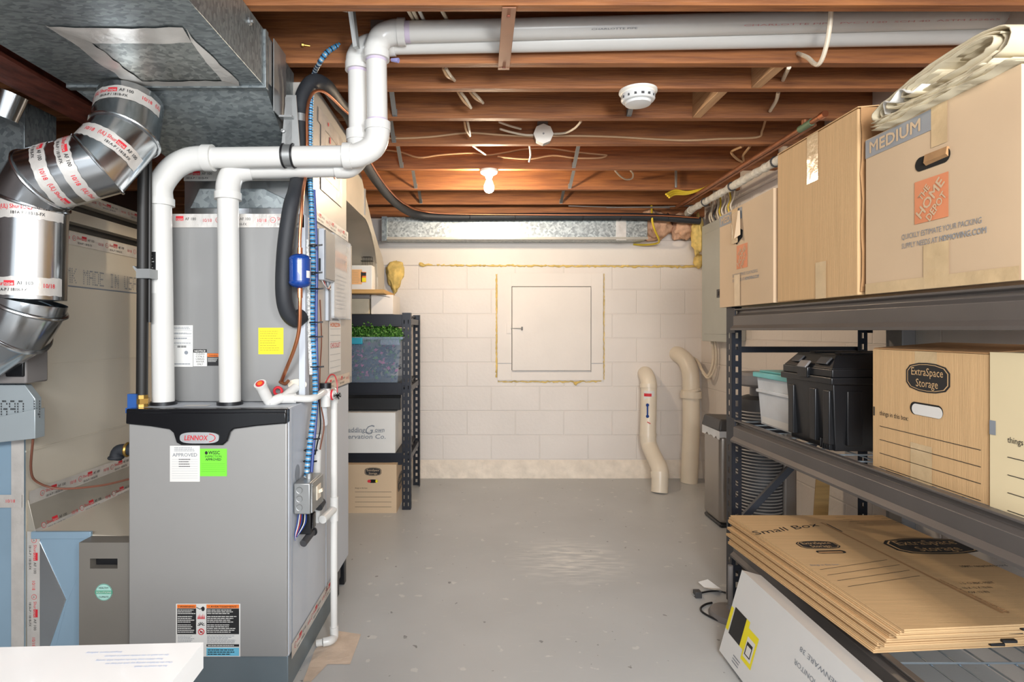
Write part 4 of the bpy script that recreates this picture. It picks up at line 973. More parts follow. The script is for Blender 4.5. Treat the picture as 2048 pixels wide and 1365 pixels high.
# ------------------------------------------------------------------ rack at the back left
lr = thing('storage_rack', 'black slotted steel rack against the back wall, left of the hatch', 'rack', (-1.1, 4.3, 0))
PY0, PY1 = 3.97, 4.60
lx = xat(821, PY0)
b = MB(); slotted(b, (lx-.058, PY0, 0), X_, Z_, .058, zat(626, PY0), -Y_*.001, rackm, 2.0, .22, .05, 2, .5); slotted(b, (lx, PY0, 0), Y_, Z_, .05, zat(626, PY0), X_*.001, rackm, 2.0, .28, .05); b.build('post', lr, smooth=False)
b = MB(); slotted(b, (lx-.055, PY1, 0), X_, Z_, .055, zat(626, PY0), -Y_*.001, rackm, 2.0, .28, .05); slotted(b, (lx, PY1-.05, 0), Y_, Z_, .05, zat(626, PY0), X_*.001, rackm, 2.0, .28, .05); b.build('post', lr, smooth=False)
for yy in (PY0, PY1):
    b = MB(); slotted(b, (-1.9, yy, 0), X_, Z_, .058, 1.345, -Y_*.001, rackm, 2.0, .22, .05, 2, .5); b.build('post', lr, smooth=False)
for z1 in (1.34, .872, .395):
    for (y0, y1) in ((PY0-.004, PY0+.03), (PY1-.03, PY1)):
        b = MB(); b.box((-1.9, y0, z1-.085), (lx-.058, y1, z1-.002), rackm); b.box((-1.9, y0-.006, z1-.085), (lx-.058, y0, z1-.075), rackm); b.build('beam', lr, bevel=.002)
    b = MB(); b.box((lx-.03, PY0+.05, z1-.07), (lx-.004, PY1-.05, z1-.03), rackm); b.build('side_beam', lr)
    b = MB(); b.box((-1.9, PY0+.03, z1-.012), (lx-.03, PY1-.03, z1-.002), rackm); b.build('shelf', lr)

# things on that rack
def carton(name, label, cat, lo, hi, mat, extra=None, group=None, flaps=True, lid_gap=True):
    t = thing(name, label, cat, ((lo[0]+hi[0])/2, (lo[1]+hi[1])/2, lo[2]), group)
    b = MB(); b.box(lo, hi, mat)
    if extra: extra(b)
    b.build('carton', t, bevel=.003)
    return t
bn = thing('plastic_bin', 'clear plastic bin with a teal latch, full of greenery on the black rack', 'storage bin', (-.8, 4.2, .872))
bx0_, bx1_, by0, by1, bz0_, bz1_ = -1.1, xat(803, 3.95), 3.93, 4.36, .873, 1.185
b = MB()
def taper_shell(b, x0, x1, y0, y1, z0, z1, ins, mat, th=.003):
    for (q) in (((x0+ins, y0+ins), (x1-ins, y0+ins), (x1, y0), (x0, y0)), ((x1-ins, y0+ins), (x1-ins, y1-ins), (x1, y1), (x1, y0)), ((x1-ins, y1-ins), (x0+ins, y1-ins), (x0, y1), (x1, y1)), ((x0+ins, y1-ins), (x0+ins, y0+ins), (x0, y0), (x0, y1))):
        b.quad((*q[0], z0), (*q[1], z0), (*q[2], z1), (*q[3], z1), mat)
    b.quad((x0+ins, y0+ins, z0), (x0+ins, y1-ins, z0), (x1-ins, y1-ins, z0), (x1-ins, y0+ins, z0), mat)
taper_shell(b, bx0_, bx1_, by0, by1, bz0_, bz1_, .03, clear_bin); b.build('tub', bn)
b = MB()
for (lo, hi) in (((bx0_-.01, by0-.012, bz1_-.018), (bx1_+.012, by0+.004, bz1_)), ((bx1_-.004, by0, bz1_-.018), (bx1_+.012, by1, bz1_)), ((bx0_-.01, by1-.004, bz1_-.018), (bx1_+.012, by1+.012, bz1_)), ((bx1_-.14, by0-.008, bz1_-.055), (bx1_-.01, by0-.002, bz1_-.018))): b.box(lo, hi, clear_bin)
rimo = b.build('rim', bn, bevel=.003)
b = MB(); b.box((xat(690, 3.91), 3.905, zat(689, 3.91)), (xat(725, 3.91), 3.918, zat(676, 3.91)), teal); b.build('latch', rimo, bevel=.005)
def foliage(name, label, cat, x0, x1, y0, y1, z0, z1, n, mats, size=.012, dome=True):
    b = MB()
    for k in range(n):
        x, y = random.uniform(x0, x1), random.uniform(y0, y1); top = z1*(.75+.25*math.sin(x*31)*math.cos(x*17)) if dome else z1
        z = random.uniform(z0, z0+top)
        c = V((x, y, z)); d = V((random.gauss(0, 1), random.gauss(0, 1), random.gauss(.4, .8))).normalized(); s_ = d.orthogonal().normalized()
        l = size*random.uniform(.7, 1.5)
        b.quad(c, c+d*l*.5+s_*l*.35, c+d*l, c+d*l*.5-s_*l*.35, random.choice(mats))
    for k in range(n//40):
        x, y = random.uniform(x0, x1), random.uniform(y0, y1); b.tube([(x, y, z0-.02), (x+random.uniform(-.02, .02), y-.01, z0+z1*.6)], .0015, mats[0], 5, caps=False)
    return tag(b.build(name, smooth=False), label, cat)
foliage('artificial_plant', 'bushy green artificial plant spilling over the top of the clear bin', 'artificial plant', -1.05, xat(803, 3.95)+.005, 3.93, 4.3, 1.165, .125, 5200, [leaf_m], .016)
navy = M('dim_blue_petals', (52, 62, 88), 0.7)
b = MB()
for k in range(700):
    x, y, z = random.uniform(-1.0, bx1_-.06), random.uniform(by0+.06, by1-.1), random.uniform(.9, 1.12); c = V((x, y, z)); d = V((random.gauss(0, 1), random.gauss(0, 1), random.gauss(0, 1))).normalized(); s_ = d.orthogonal().normalized(); l = .035
    b.quad(c, c+d*l*.5+s_*l*.4, c+d*l, c+d*l*.5-s_*l*.4, random.choice([leaf_m, leaf_m, navy, navy, navy, navy, navy, navy, pink_m] if k % 3 else [navy]))
tag(b.build('artificial_flowers', smooth=False), 'faded artificial flowers seen through the clear bin wall', 'artificial flowers')
gx1 = xat(791, 3.95)
def gown(b):
    o = V((gx1, 3.94, .398))
    fm = ink
    b.text('Wedding', (xat(730.5, 3.94)-.165, 3.94, zat(864.5, 3.94)), X_, Z_, .030, greyink, width=.165, bold=.02, shear=.12, off=.001)
    b.text('G', (xat(731, 3.94), 3.94, zat(869, 3.94)), X_, Z_, .062, greyink, width=.062, shear=.4, off=.001); b.text('own', (xat(750, 3.94), 3.94, zat(864.5, 3.94)), X_, Z_, .030, greyink, width=.064, bold=.02, shear=.12, off=.001)
    b.text('Preservation Co.', (xat(771, 3.94)-.345, 3.94, zat(878, 3.94)), X_, Z_, .030, greyink, width=.345, bold=.02, shear=.12, off=.001)
    b.rect((xat(680, 3.94), 3.94, zat(865.4, 3.94)), X_, Z_, .29, .0025, greyink, .001)
carton('gown_box', 'white carton with grey script lettering on the lower shelf of the black rack', 'box', (-1.15, 3.94, .396), (gx1, 4.40, zat(826, 3.94)), white, gown)
b = MB(); b.box((-1.12, 4.02, .676), (xat(801, 4.02), 4.42, zat(786, 4.02)), blk); b.box((-1.125, 4.015, zat(797, 4.02)), (xat(802, 4.02), 4.425, zat(786, 4.02)), blk_gloss)
b.rect((xat(786, 4.02), 4.05, zat(786, 4.02)), X_, Y_, .05, .06, yellow, .001); tag(b.build('flat_case', bevel=.004), 'flat black case with a yellow mark lying on the white lettered carton', 'case')
bxd = thing('storage_box', 'brown lettered storage carton on the floor under the black rack', 'box', (-.8, 4.1, 0))
def es_logo(b, o, u, v, w, h, bg, fg, off=.0008):
    u, v = V(u).normalized(), V(v).normalized(); o = V(o)
    def shape(k, m, of):
        P = [(-1, -.42), (-.82, -.78), (-.4, -.96), (0, -1), (.4, -.96), (.82, -.78), (1, -.42), (1, .42), (.82, .78), (.4, .96), (0, 1), (-.4, .96), (-.82, .78), (-1, .42)]
        b.poly([o+u*(x*w/2*k-(0)*w)+v*(y*h/2*(k if k == 1 else k-.03))+u.cross(v)*of for x, y in P], m)
    shape(1, bg, off); shape(.93, fg, off+.0004); shape(.89, bg, off+.0008)
    b.text('ExtraSpace', o+v*(h*.06), u, v, h*.26, fg, width=w*.72, align='c', bold=.015, off=off+.0012)
    b.text('Storage', o-v*(h*.32), u, v, h*.26, fg, width=w*.5, align='c', bold=.005, off=off+.0012)
FYb = 3.90
b = MB(); q0, q1, qz = -.95, xat(793, FYb), zat(930, FYb)
b.box((q0, FYb, 0), (q1, 4.30, qz), card2)
es_logo(b, (xat(746, FYb), FYb, zat(944, FYb)), X_, Z_, .112, .056, ink, card2)
b.text('things in this box:', (xat(710, FYb), FYb, zat(978, FYb)), X_, Z_, .009, ink, width=.085, off=.001)
for y_ in (985, 995, 1005, 1015): b.rect((xat(710, FYb), FYb, zat(y_, FYb)), X_, Z_, .245, .002, ink, .001)
es_logo(b, (q1, 4.08, .17), Y_, Z_, .26, .12, ink, card2)
b.rect((xat(764, 3.95), 3.98, qz), X_, Y_, .07, .12, greyink, .001)
b.box((q0, 4.0, qz), (q1-.02, 4.02, qz+.004), card2); bxc = b.build('carton', bxd, bevel=.003)
b = MB(); cxh, czh = xat(745.5, FYb), zat(963, FYb); b.disc((cxh, FYb, czh), X_, Z_, .036, .012, hole_m, .0012); b.disc((cxh-.024, FYb, czh), X_, Z_, .012, .010, redink, .0016); b.disc((cxh+.026, FYb, czh), X_, Z_, .008, .010, yellow, .0016); b.build('hand_hole', bxc)
# things on its top shelf and on the board
b = MB(); b.box((-1.1, 4.0, 1.341), (xat(738, 4.0), 4.4, zat(596, 4.0)), beige_pl); b.box((-1.12, 3.99, zat(598, 4.0)), (xat(740, 4.0), 4.41, zat(589, 4.0)), greyplastic)
tag(b.build('lidded_bin', bevel=.006), 'beige bin with a grey lid on top of the black rack', 'storage bin')
def sidet(b):
    for i in range(4): b.rect((xat(785, 4.05)-.12, 4.03, 1.36+.04*i), X_, Z_, .1, .002, greyink, .001)
t = carton('small_carton', 'small pale carton with an open flap beside the lidded bin', 'box', (xat(742, 4.03), 4.03, 1.341), (xat(786, 4.03), 4.38, zat(590, 4.03)), paint)
b = MB(); b.obox((xat(742, 4.03), 4.03, zat(589, 4.03)), (.13, 0, -.022), (0, .1, .02), (0, 0, .003), card2); b.build('flap', t)
def lbl(b):
    b.rect((xat(702, 3.92), 3.92, zat(569, 3.92)), X_, Z_, .075, .10, orange if False else M('pale_orange_label', (232, 178, 120), .6), .001); b.lines((xat(702, 3.92), 3.92, zat(567, 3.92)), X_, Z_, .07, .09, 8, card, .4, .0014)
    b.rect((xat(722, 3.92), 3.92, zat(565, 3.92)), X_, Z_, .035, .07, orange, .001); b.rect((xat(722, 3.92), 3.92, zat(552, 3.92)), X_, Z_, .035, .022, ink, .0014); b.rect((xat(724, 3.92), 3.92, zat(564, 3.92)), X_, Z_, .027, .028, yellow, .0016)
carton('shelf_carton', 'white carton with an orange label on the wooden board under the curved duct', 'box', (-1.1, 3.92, 1.5055), (xat(744, 3.92), 4.035, zat(531, 3.92)), white, lbl)
b = MB(); wz0 = zat(531, 3.92)+.002; wx_ = (xat(721, 3.94)+.008, xat(746, 3.94)-.008)
def loop(z, e): return [(wx_[0]-e, 3.935-e, z), (wx_[1]+e, 3.935-e, z), (wx_[1]+e, 3.968+e, z), (wx_[0]-e, 3.968+e, z), (wx_[0]-e, 3.935-e, z)]
for z, e in ((wz0, -.01), (wz0+.03, .004), (wz0+.058, -.008)): b.tube(loop(z, e), .0017, blk, 6)
for k in range(7):
    x = wx_[0]+(wx_[1]-wx_[0])*k/6; b.tube([(x, 4.16, wz0), (x, 4.146, wz0+.03), (x, 3.9358, wz0+.058)], .0013, blk, 5); b.tube([(x, 3.958, wz0), (x, 3.972, wz0+.03), (x, 3.960, wz0+.058)], .0013, blk, 5)
tag(b.build('wire_basket'), 'small black wire basket on the white carton under the curved duct', 'basket')

# ------------------------------------------------------------------ capped pipes at the back wall
def wallpipe(name, label, pts, r, collars, wall_ring=None):
    t = thing(name, label, 'pipe', (pts[-1][0], pts[-1][1], 0))
    b = MB(); b.tube(smooth(pts, 6), r, pvc_old, 24); b.build('pipe', t)
    for p, q, rr in collars:
        b = MB(); b.cyl(p, q, rr, pvc_old, 24); b.build('collar', t)
    return t
t = wallpipe('drain_pipe', 'cream plastic pipe with a printed label, bending from the back wall to the floor', [at(1290, 748, YB), at(1292, 750, YB-.06), at(1297, 764, YB-.13), at(1297.5, 790, YB-.15), at(1297, 830, YB-.16), at(1296, 872, YB-.18), at(1299, 893, YB-.20), at(1311, 920, YB-.32), at(1319, 938, YB-.40), at(1320, 955, YB-.43), V((xat(1319, 4.40), 4.40, 0))], .062,
             [(at(1297, 768, YB-.145), at(1297, 776, YB-.148), .066), (at(1296, 866, YB-.175), at(1296, 874, YB-.18), .066), (at(1319.5, 944, YB-.42), at(1320, 956, YB-.43), .067)])
c_ = at(1297, 810, YB-.15)
b = MB(); pipe_label(b, c_, .0632, -.9, .5, zat(826, 4.7), zat(781, 4.7), white); pipe_label(b, c_, .064, -.85, .1, zat(792, 4.7), zat(786, 4.7), redink); pipe_label(b, c_, .064, -.85, .2, zat(812, 4.7), zat(808, 4.7), ink)
b.build('pipe_label', t)
b = MB(); q0 = at(1295, 822, YB-.222); b.cyl(q0-Z_*.055, q0+Z_*.055, .006, bluecan, 10); b.torus(q0+Z_*.045, Y_, .010, .003, bluecan, 14, 6); b.torus(q0-Z_*.045, Y_, .010, .003, bluecan, 14, 6); b.build('manometer', t)['label'] = 'small blue gauge on the pipe'
b = MB(); b.rect(at(1294, 845, YB-.235), V((.7, 0, -.4)), V((.4, 0, .7)), .03, .006, redink); b.build('arrow_sticker', t)
wallpipe('cast_pipe', 'cream pipe curving out of the back wall corner and straight down to the floor', [at(1352, 708, YB+.02), at(1362, 713, YB-.05), at(1374, 726, YB-.11), at(1381, 750, YB-.15), at(1382, 790, YB-.16), V((xat(1382, 4.69), 4.69, .4)), V((xat(1378, 4.69), 4.69, 0))], .066,
         [(at(1382, 796, YB-.16), at(1382, 783, YB-.16), .082), (at(1382, 783, YB-.16), at(1381, 778, YB-.16), .074)])

# ------------------------------------------------------------------ electrical panel and its cables
ep = thing('electrical_panel', 'grey electrical panel on the right wall near the corner', 'electrical panel', (1.8, 4.3, 1.155))
b = MB(); b.box((1.765, 4.03, 1.155), (XR-.002, 4.57, 2.04), panel_grey); b.build('enclosure', ep, bevel=.003)
b = MB(); b.box((1.752, 4.02, 1.145), (1.765, 4.58, 2.05), panel_grey); b.build('cover', ep, bevel=.004)
b = MB(); b.box((1.748, 4.07, 1.20), (1.752, 4.53, 1.98), panel_grey); epd = b.build('door', ep, bevel=.002)
b = MB(); b.box((1.742, 4.21, 1.47), (1.748, 4.27, 1.53), dkgrey); b.box((1.738, 4.225, 1.485), (1.742, 4.245, 1.515), blk); b.build('latch', epd)
b = MB(); b.tube(smooth([at(1424, 683, 4.5), at(1427, 710, 4.5), at(1424, 735, 4.5), at(1415, 753, 4.55), at(1405, 742, 4.6), at(1396, 724, 4.72), at(1386, 716, 4.78)], 6), .011, nm, 10); b.tube(smooth([at(1430, 683, 4.46), at(1433, 715, 4.46), at(1428, 742, 4.48), at(1416, 757, 4.53), at(1405, 746, 4.58)], 6), .008, nm, 10)
tag(b.build('cable_loop'), 'beige cables drooping in a loop below the electrical panel', 'cable')
for k in range(9):
    y0 = 4.1+.05*k; b = MB(); m_ = [nm, nm_y, nm, nm, nm_y, nm, blk, nm, nm][k]
    b.tube(smooth([(1.80, y0, 2.045), (1.775+.004*(k % 3), y0+.01, 2.11), (1.79, y0+random.uniform(-.03, .03), 2.17), (1.80, y0+random.uniform(-.02, .05), 2.26)], 5), .0062, m_, 8)
    tag(b.build('panel_cable'), 'cable rising from the top of the electrical panel', 'cable', 'cables above the electrical panel')
lump('insulation_batt', (1.42, 4.74, 2.09), .14, .09, .12, insul, 'pink insulation stuffed beside the end of the wall duct', 'insulation', 0, .3, 4, 3)
lump('insulation_batt', (1.665, 4.76, 2.08), .10, .09, .10, insul, 'pink insulation stuffed above the corner, next to the panel', 'insulation', 0, .35, 4, 9)
lump('foam_lump', (1.745, 4.66, 2.0), .045, .06, .16, foam_y, 'yellow spray foam blob in the wall corner left of the electrical panel', 'foam sealant', 0, .3, 4, 5)
lump('foam_lump', (1.80, 4.78, 1.80), .04, .05, .06, foam_y, 'small yellow foam blob low in the corner at the end of the foam line', 'foam sealant', 0, .3, 3, 6)
b = MB(); b.tube(smooth([at(1303, 410, 4.66), at(1304, 432, 4.55), at(1305, 445, 4.55), at(1310, 462, 4.58), at(1318, 480, 4.65), at(1314, 487, 4.72), at(1290, 490, 4.78), at(1267, 489, 4.83)], 6), .008, nm_y, 8)
tag(b.build('yellow_cable'), 'yellow cable dropping over the end of the wall duct', 'cable')
b = MB()
for k in range(3): b.tube(smooth([at(1332+3*k, 389+3*k, 4.05), at(1350, 381+4*k, 4.1), at(1375, 384+2*k, 4.12), at(1405, 378, 4.12), at(1420, 370, 4.1)], 6), .0075, nm_y, 8)
tag(b.build('yellow_cable'), 'three looped yellow cables hanging near the copper pipe', 'cable')

# ------------------------------------------------------------------ pipes along the right of the ceiling
b = MB(); cx_ = 1.545; b.cyl((cx_, 2.60, 2.2), (cx_, 4.55, 2.2), .0125, copper_old, 14); b.cyl((cx_+.026, 2.72, 2.195), (cx_+.026, 4.5, 2.195), .009, copper_old, 12)
b.cyl((cx_, 2.70, 2.2), (cx_, 2.80, 2.2), .0165, M('verdigris', (110, 132, 104), .6, .3), 14); b.cyl((cx_, 2.76, 2.2), (cx_, 2.76, 2.3), .0145, copper_old, 12); b.cyl((cx_, 2.63, 2.2), (cx_, 2.595, 2.2), .0155, copper, 14)
tag(b.build('copper_pipe'), 'pair of dull copper water pipes running under the joists toward the back wall', 'pipe')
wrap = M('white_pipe_wrap', (206, 204, 196), .8, 0, var=.1, scale=30, bump=.8, bscale=50)
b = MB(); q = resample([V((1.63, 2.95, 2.16)), V((1.63, 4.5, 2.16))], .03); b.tube(q, [.025*random.uniform(.85, 1.12) for _ in q], wrap, 12); b.tube([q[-1], q[-1]+V((.02, .12, .0))], .03, wrap, 10)
for y_ in (3.75, 3.2, 4.2): b.torus((1.63, y_, 2.16), Y_, .026, .006, dkgrey, 14, 6)
tag(b.build('wrapped_pipe'), 'white wrapped pipe running beside the copper pipes', 'pipe')
b = MB(); b.tube([(1.385, 4.10, 2.24), (1.385, 4.10, 2.37), (1.40, 4.10, 2.385), (1.60, 4.10, 2.385)], .009, strap_m, 8)
tag(b.build('steel_rod'), 'bent steel rod on the joist behind the copper pipes', 'rod')
b = MB(); b.cyl((-.6, 2.86, 2.43), (1.6, 2.86, 2.43), .014, rub, 12); b.cyl((.62, 2.86, 2.43), (.75, 2.86, 2.43), .022, rub, 12)
tag(b.build('gas_branch_pipe'), 'black pipe running across the ceiling above the round junction box', 'pipe')

# ------------------------------------------------------------------ lamp, smoke detector, junction box
lp = thing('ceiling_lamp', 'white porcelain lampholder with a bare lit bulb', 'ceiling lamp', (xat(978, 3.614), 3.614, ZJ))
c_ = V((xat(978, 3.614), 3.614, ZJ-.0005))
b = MB(); b.lathe(c_, -Z_, [(.030, 0), (.056, .001), (.056, .010), (.050, .022), (.036, .030), (.024, .038), (.021, .05)], porcelain, 32); lph = b.build('lampholder', lp)
b = MB(); b.lathe(c_-Z_*.046, -Z_, [(.013, 0), (.014, .012), (.021, .030), (.029, .050), (.0315, .066), (.028, .082), (.018, .093), (.006, .0975)], bulb_m, 28); b.build('bulb', lph)
sd = thing('smoke_detector', 'round white smoke detector under the second joist', 'smoke detector', (xat(1276, 2.42), 2.42, ZJ))
c_ = V((xat(1276, 2.415), 2.415, ZJ-.0005))
b = MB(); b.lathe(c_, -Z_, [(.07, 0), (.078, .002), (.078, .010), (.070, .014), (.068, .018)], porcelain, 36); b.build('base', sd)
b = MB(); b.lathe(c_-Z_*.018, -Z_, [(.068, 0), (.070, .004), (.069, .022), (.064, .028), (.06, .029)], white_gl, 36); b.lathe(c_-Z_*.047, -Z_, [(.05, 0), (.055, .003), (.052, .012), (.03, .016), (.004, .017)], white_gl, 32); sdh = b.build('head', sd)
for k in range(7):
    an = PI*(1.12+.76*k/6); b = MB(); b.obox(c_+V((.0685*math.cos(an)-.005, .0685*math.sin(an)-.002, -.040)), (.010*abs(math.sin(an))+.002, 0, 0), (0, .004, 0), (0, 0, .009), dkgrey); b.build('vent_slot', sdh)
jb = thing('junction_box', 'round grey junction box on a joist with cables on both sides', 'junction box', (xat(1085, 3.08), 3.08, 2.27))
c_ = V((xat(1085, 3.112), 3.112, zat(272, 3.10)))
b = MB(); b.tube([c_, c_-Y_*.045], .052, strap_m, 8); b.build('box', jb, bevel=.003)
b = MB(); b.tube([c_-Y_*.045, c_-Y_*.049], .053, porcelain, 8); b.cyl(c_-Y_*.049, c_-Y_*.052, .005, strap_m, 10); b.build('cover', jb)
b = MB(); b.box((c_.x-.028, c_.y-.012, c_.z+.045), (c_.x+.028, c_.y-.0, c_.z+.078), strap_m); b.build('bracket', jb)

# ------------------------------------------------------------------ cables between the joists
def cable(pts, label, r=.0058, mat=None, name='ceiling_cable', ov=1.0):
    b = MB(); b.tube(smooth(pts, 6), r, mat or nm_tan, 8); return tag(b.build(name), label, 'cable')
dj4, dj5 = 3.151-.038-.006, 3.633-.038-.006
cable([at(740, 274, dj4), at(790, 277, dj4), at(860, 274, dj4), at(935, 266, dj4), at(1000, 270, dj4), at(1068, 273, dj4)], 'tan cable stapled along the joist left of the round junction box')
cable([at(1104, 272, dj4), at(1160, 272, dj4), at(1230, 274, dj4), at(1300, 278, dj4), at(1370, 281, dj4), at(1440, 278, dj4), at(1513, 275, dj4), at(1524, 262, dj4-.04), at(1531, 240, dj4-.1)], 'tan cable stapled along the joist right of the round junction box')
cable([at(998, 244, 2.95), at(1020, 252, 3.0), at(1042, 258, 3.05)], 'short cream cable entering a hole left of the round junction box', mat=nm)
cable([at(1000, 258, 3.0), at(1020, 264, 3.04), at(1050, 270, 3.08), at(1070, 270, 3.09)], 'cream cable curving into the left side of the round junction box', mat=nm)
cable([at(1103, 268, 3.09), at(1130, 266, 3.02), at(1150, 256, 2.92), at(1162, 243, 2.82)], 'cream cable curving up from the right side of the round junction box', mat=nm)
cable([at(762, 299, dj5), at(800, 304, dj5), at(838, 315, dj5), at(880, 310, dj5), at(940, 306, dj5), at(975, 310, dj5), at(1010, 305, dj5), at(1050, 298, dj5), at(1100, 297, dj5), at(1150, 304, dj5), at(1200, 309, dj5), at(1213, 311, dj5), at(1198, 316, dj5), at(1150, 316, dj5), at(1105, 311, dj5), at(1060, 318, dj5), at(1020, 316, dj5), at(995, 313, dj5)], 'long tan cable looping along the joist above the bare bulb')
cable([at(945, 291, 3.2), at(953, 297, 3.3), at(972, 310, 3.55)], 'short white cable dangling above the bulb on its left', mat=pvc)
cable([at(1059, 291, 3.3), at(1061, 310, 3.45), at(1058, 324, 3.5)], 'short white cable hanging above the bulb on its right', mat=pvc)
cable([at(1230, 341, 3.7), at(1240, 352, 3.9), at(1252, 359, 4.05), at(1264, 357, 4.05), at(1266, 348, 3.9), at(1261, 341, 3.7)], 'cream cable loop hanging between joists right of the bulb', mat=nm)
cable([at(1485, 293, 3.3), at(1465, 302, 3.5), at(1464, 308, 3.5), at(1475, 319, 3.55), at(1484, 324, 3.59)], 'tan cable loop beside the copper pipes, its left strand', r=.007)
cable([at(1500, 293, 3.3), at(1492, 303, 3.45), at(1486, 312, 3.52), at(1487, 322, 3.59)], 'tan cable loop beside the copper pipes, its right strand', r=.007)
cable([at(1578, 135, 2.2), at(1572, 147, 2.3), at(1566, 160, 2.39)], 'cream cable entering a hole in the second joist behind the timber block', mat=nm, r=.008)
cable([at(1557, 184, 2.5), at(1552, 202, 2.6), at(1540, 222, 2.72)], 'cream cable entering a hole in the third joist', mat=nm, r=.008)
cable([at(1664, -60, 1.85), at(1662, 20, 1.90), at(1657, 70, 1.93), at(1648, 108, 1.96), at(1638, 128, 1.99), at(1628, 127, 2.02), at(1615, 115, 2.08), at(1596, 107, 2.165)], 'wide cream cable hanging in front of the white vent pipes', mat=nm, r=.0075)
for k, (x0, x1, y1) in enumerate(((800, 830, 46), (812, 838, 46), (825, 850, 46), (868, 896, 44))):
    cable([at(x0, -40, 1.84), at((x0+x1)/2-3, 10, 1.9), at(x1, y1, 2.1), at(x1+16, y1+40, 2.16)], ['flat cream cable at the top edge going behind the vent pipes, leftmost', 'flat cream cable at the top edge going behind the vent pipes, second from left', 'flat white cable at the top edge going behind the vent pipes, third from left', 'flat cream cable at the top edge going behind the vent pipes, rightmost'][k], mat=[nm, nm, pvc, nm][k], r=.0065)
for k, (p, q, r2, lb) in enumerate((((892, 137), (900, 150), (909, 161), 'left cream cable threading the second joist'), ((921, 183), (933, 200), (942, 216), 'left cream cable threading the third joist'), ((945, 183), (957, 195), (966, 206), 'right cream cable threading the third joist'), ((935, 243), (938, 258), (940, 272), 'cream cable hanging over the tan cable left of the junction box'))):
    d_ = (2.3, 2.55, 2.55, 2.95)[k]; cable([at(*p, d_-.05), at(*q, d_), at(*r2, d_+.08)], lb, mat=nm, r=.0065)
    cable([at(p[0]-6, p[1], d_-.05), at(q[0]-6, q[1]+2, d_), at(*r2, d_+.08)], lb.replace('cream', 'brown-edged'), mat=nm_tan, r=.0055)
b = MB(); b.tube([(1.0+.0, 4.58, 2.2), (1.45, 4.58, 2.205), (1.7, 4.55, 2.21)], .005, greyplastic, 8); b.tube(smooth([(.7, 4.59, 2.215), (1.0, 4.585, 2.205), (1.5, 4.59, 2.20)], 5), .004, greyplastic, 8)
tag(b.build('grey_cable'), 'thin grey cables under the last joist near the corner', 'cable')

# metal bridging straps
sid = 0
for (x, y0, y1, lb) in ((-.40, 2.44, 2.729, 'thin steel bridging strap between joists just right of the vent pipes'), (-.46, 2.78, 3.109, 'thin steel bridging strap above the tan cable at the left'), (-.484, 3.16, 3.591, 'thin perforated steel bridging strap left of the bulb, in front of its joist'), (-.455, 3.64, 4.118, 'thin steel bridging strap left of the bulb, behind its joist'), (-.468, 4.17, 4.602, 'thin steel bridging strap in the last bay at the left'),
                        (.70, 2.44, 2.729, 'thin steel bridging strap behind the smoke detector'), (.58, 3.16, 3.591, 'thin steel bridging strap right of the bulb, in front of its joist'), (.636, 3.64, 4.118, 'thin steel bridging strap right of the bulb, behind its joist'), (.642, 4.17, 4.602, 'thin steel bridging strap in the last bay right of the bulb')):
    b = MB(); b.obox((x-.011, y1-.012, 2.238), (.022, 0, 0), (0, y0-y1+.05, .185), (0, 0, .0035), strap_m); b.box((x-.011, y1-.003, 2.236), (x+.011, y1-.0005, 2.27), strap_m)
    tag(b.build('bridging_strap'), lb, 'metal strap')
b = MB(); b.box((.068, 1.785, 2.2225), (.112, 2.20, 2.2265), strap_brown); b.box((.068, 2.19, 2.222), (.112, 2.21, 2.2295), strap_brown)
for y_ in (1.83, 2.19): b.cyl((.09, y_, 2.2225), (.09, y_, 2.219), .006, steel_red, 10)
tag(b.build('pipe_strap', bevel=.001), 'brown painted steel strap holding up the white vent pipes', 'metal strap')
b = MB(); b.prism([at(687, -40, 1.9), at(698, -40, 1.9), at(714, 92, 2.02), at(706, 94, 2.02)][::-1], (.006, .02, 0), strap_m); b.prism([at(650, -30, 1.86), at(690, -30, 1.86), at(694, 22, 1.92), at(684, 20, 1.92)][::-1], (0, .01, 0), strap_m)
tag(b.build('hanger_strap'), 'grey steel hanger strap at the top edge beside the large duct', 'metal strap')
b = MB(); b.tube(smooth([at(776, 122, 2.16), at(782, 118, 2.14), at(788, 120, 2.13)], 4), .003, copper, 6); b.cyl(at(783, 120, 2.13), at(797, 121, 2.12), .006, lilac, 10, .009)
tag(b.build('wire_connector'), 'lilac wire connector poking out beside the vent pipe elbow', 'wire connector')
b = MB(); b.lathe(at(620, 92, 2.165), (-.9, -.3, 0), [(.004, 0), (.004, .02), (.008, .022), (.008, .03)], brass, 8); tag(b.build('joist_screw'), 'screw head sticking out of the joist beside the large duct', 'screw')
b = MB(); b.box((xat(742, 2.15), 2.14, zat(66, 2.15)), (xat(790, 2.15), 2.167, zat(42, 2.15)), strap_m); tag(b.build('metal_box', bevel=.002), 'small steel electrical box on the joist behind the vent pipe elbow', 'electrical box')

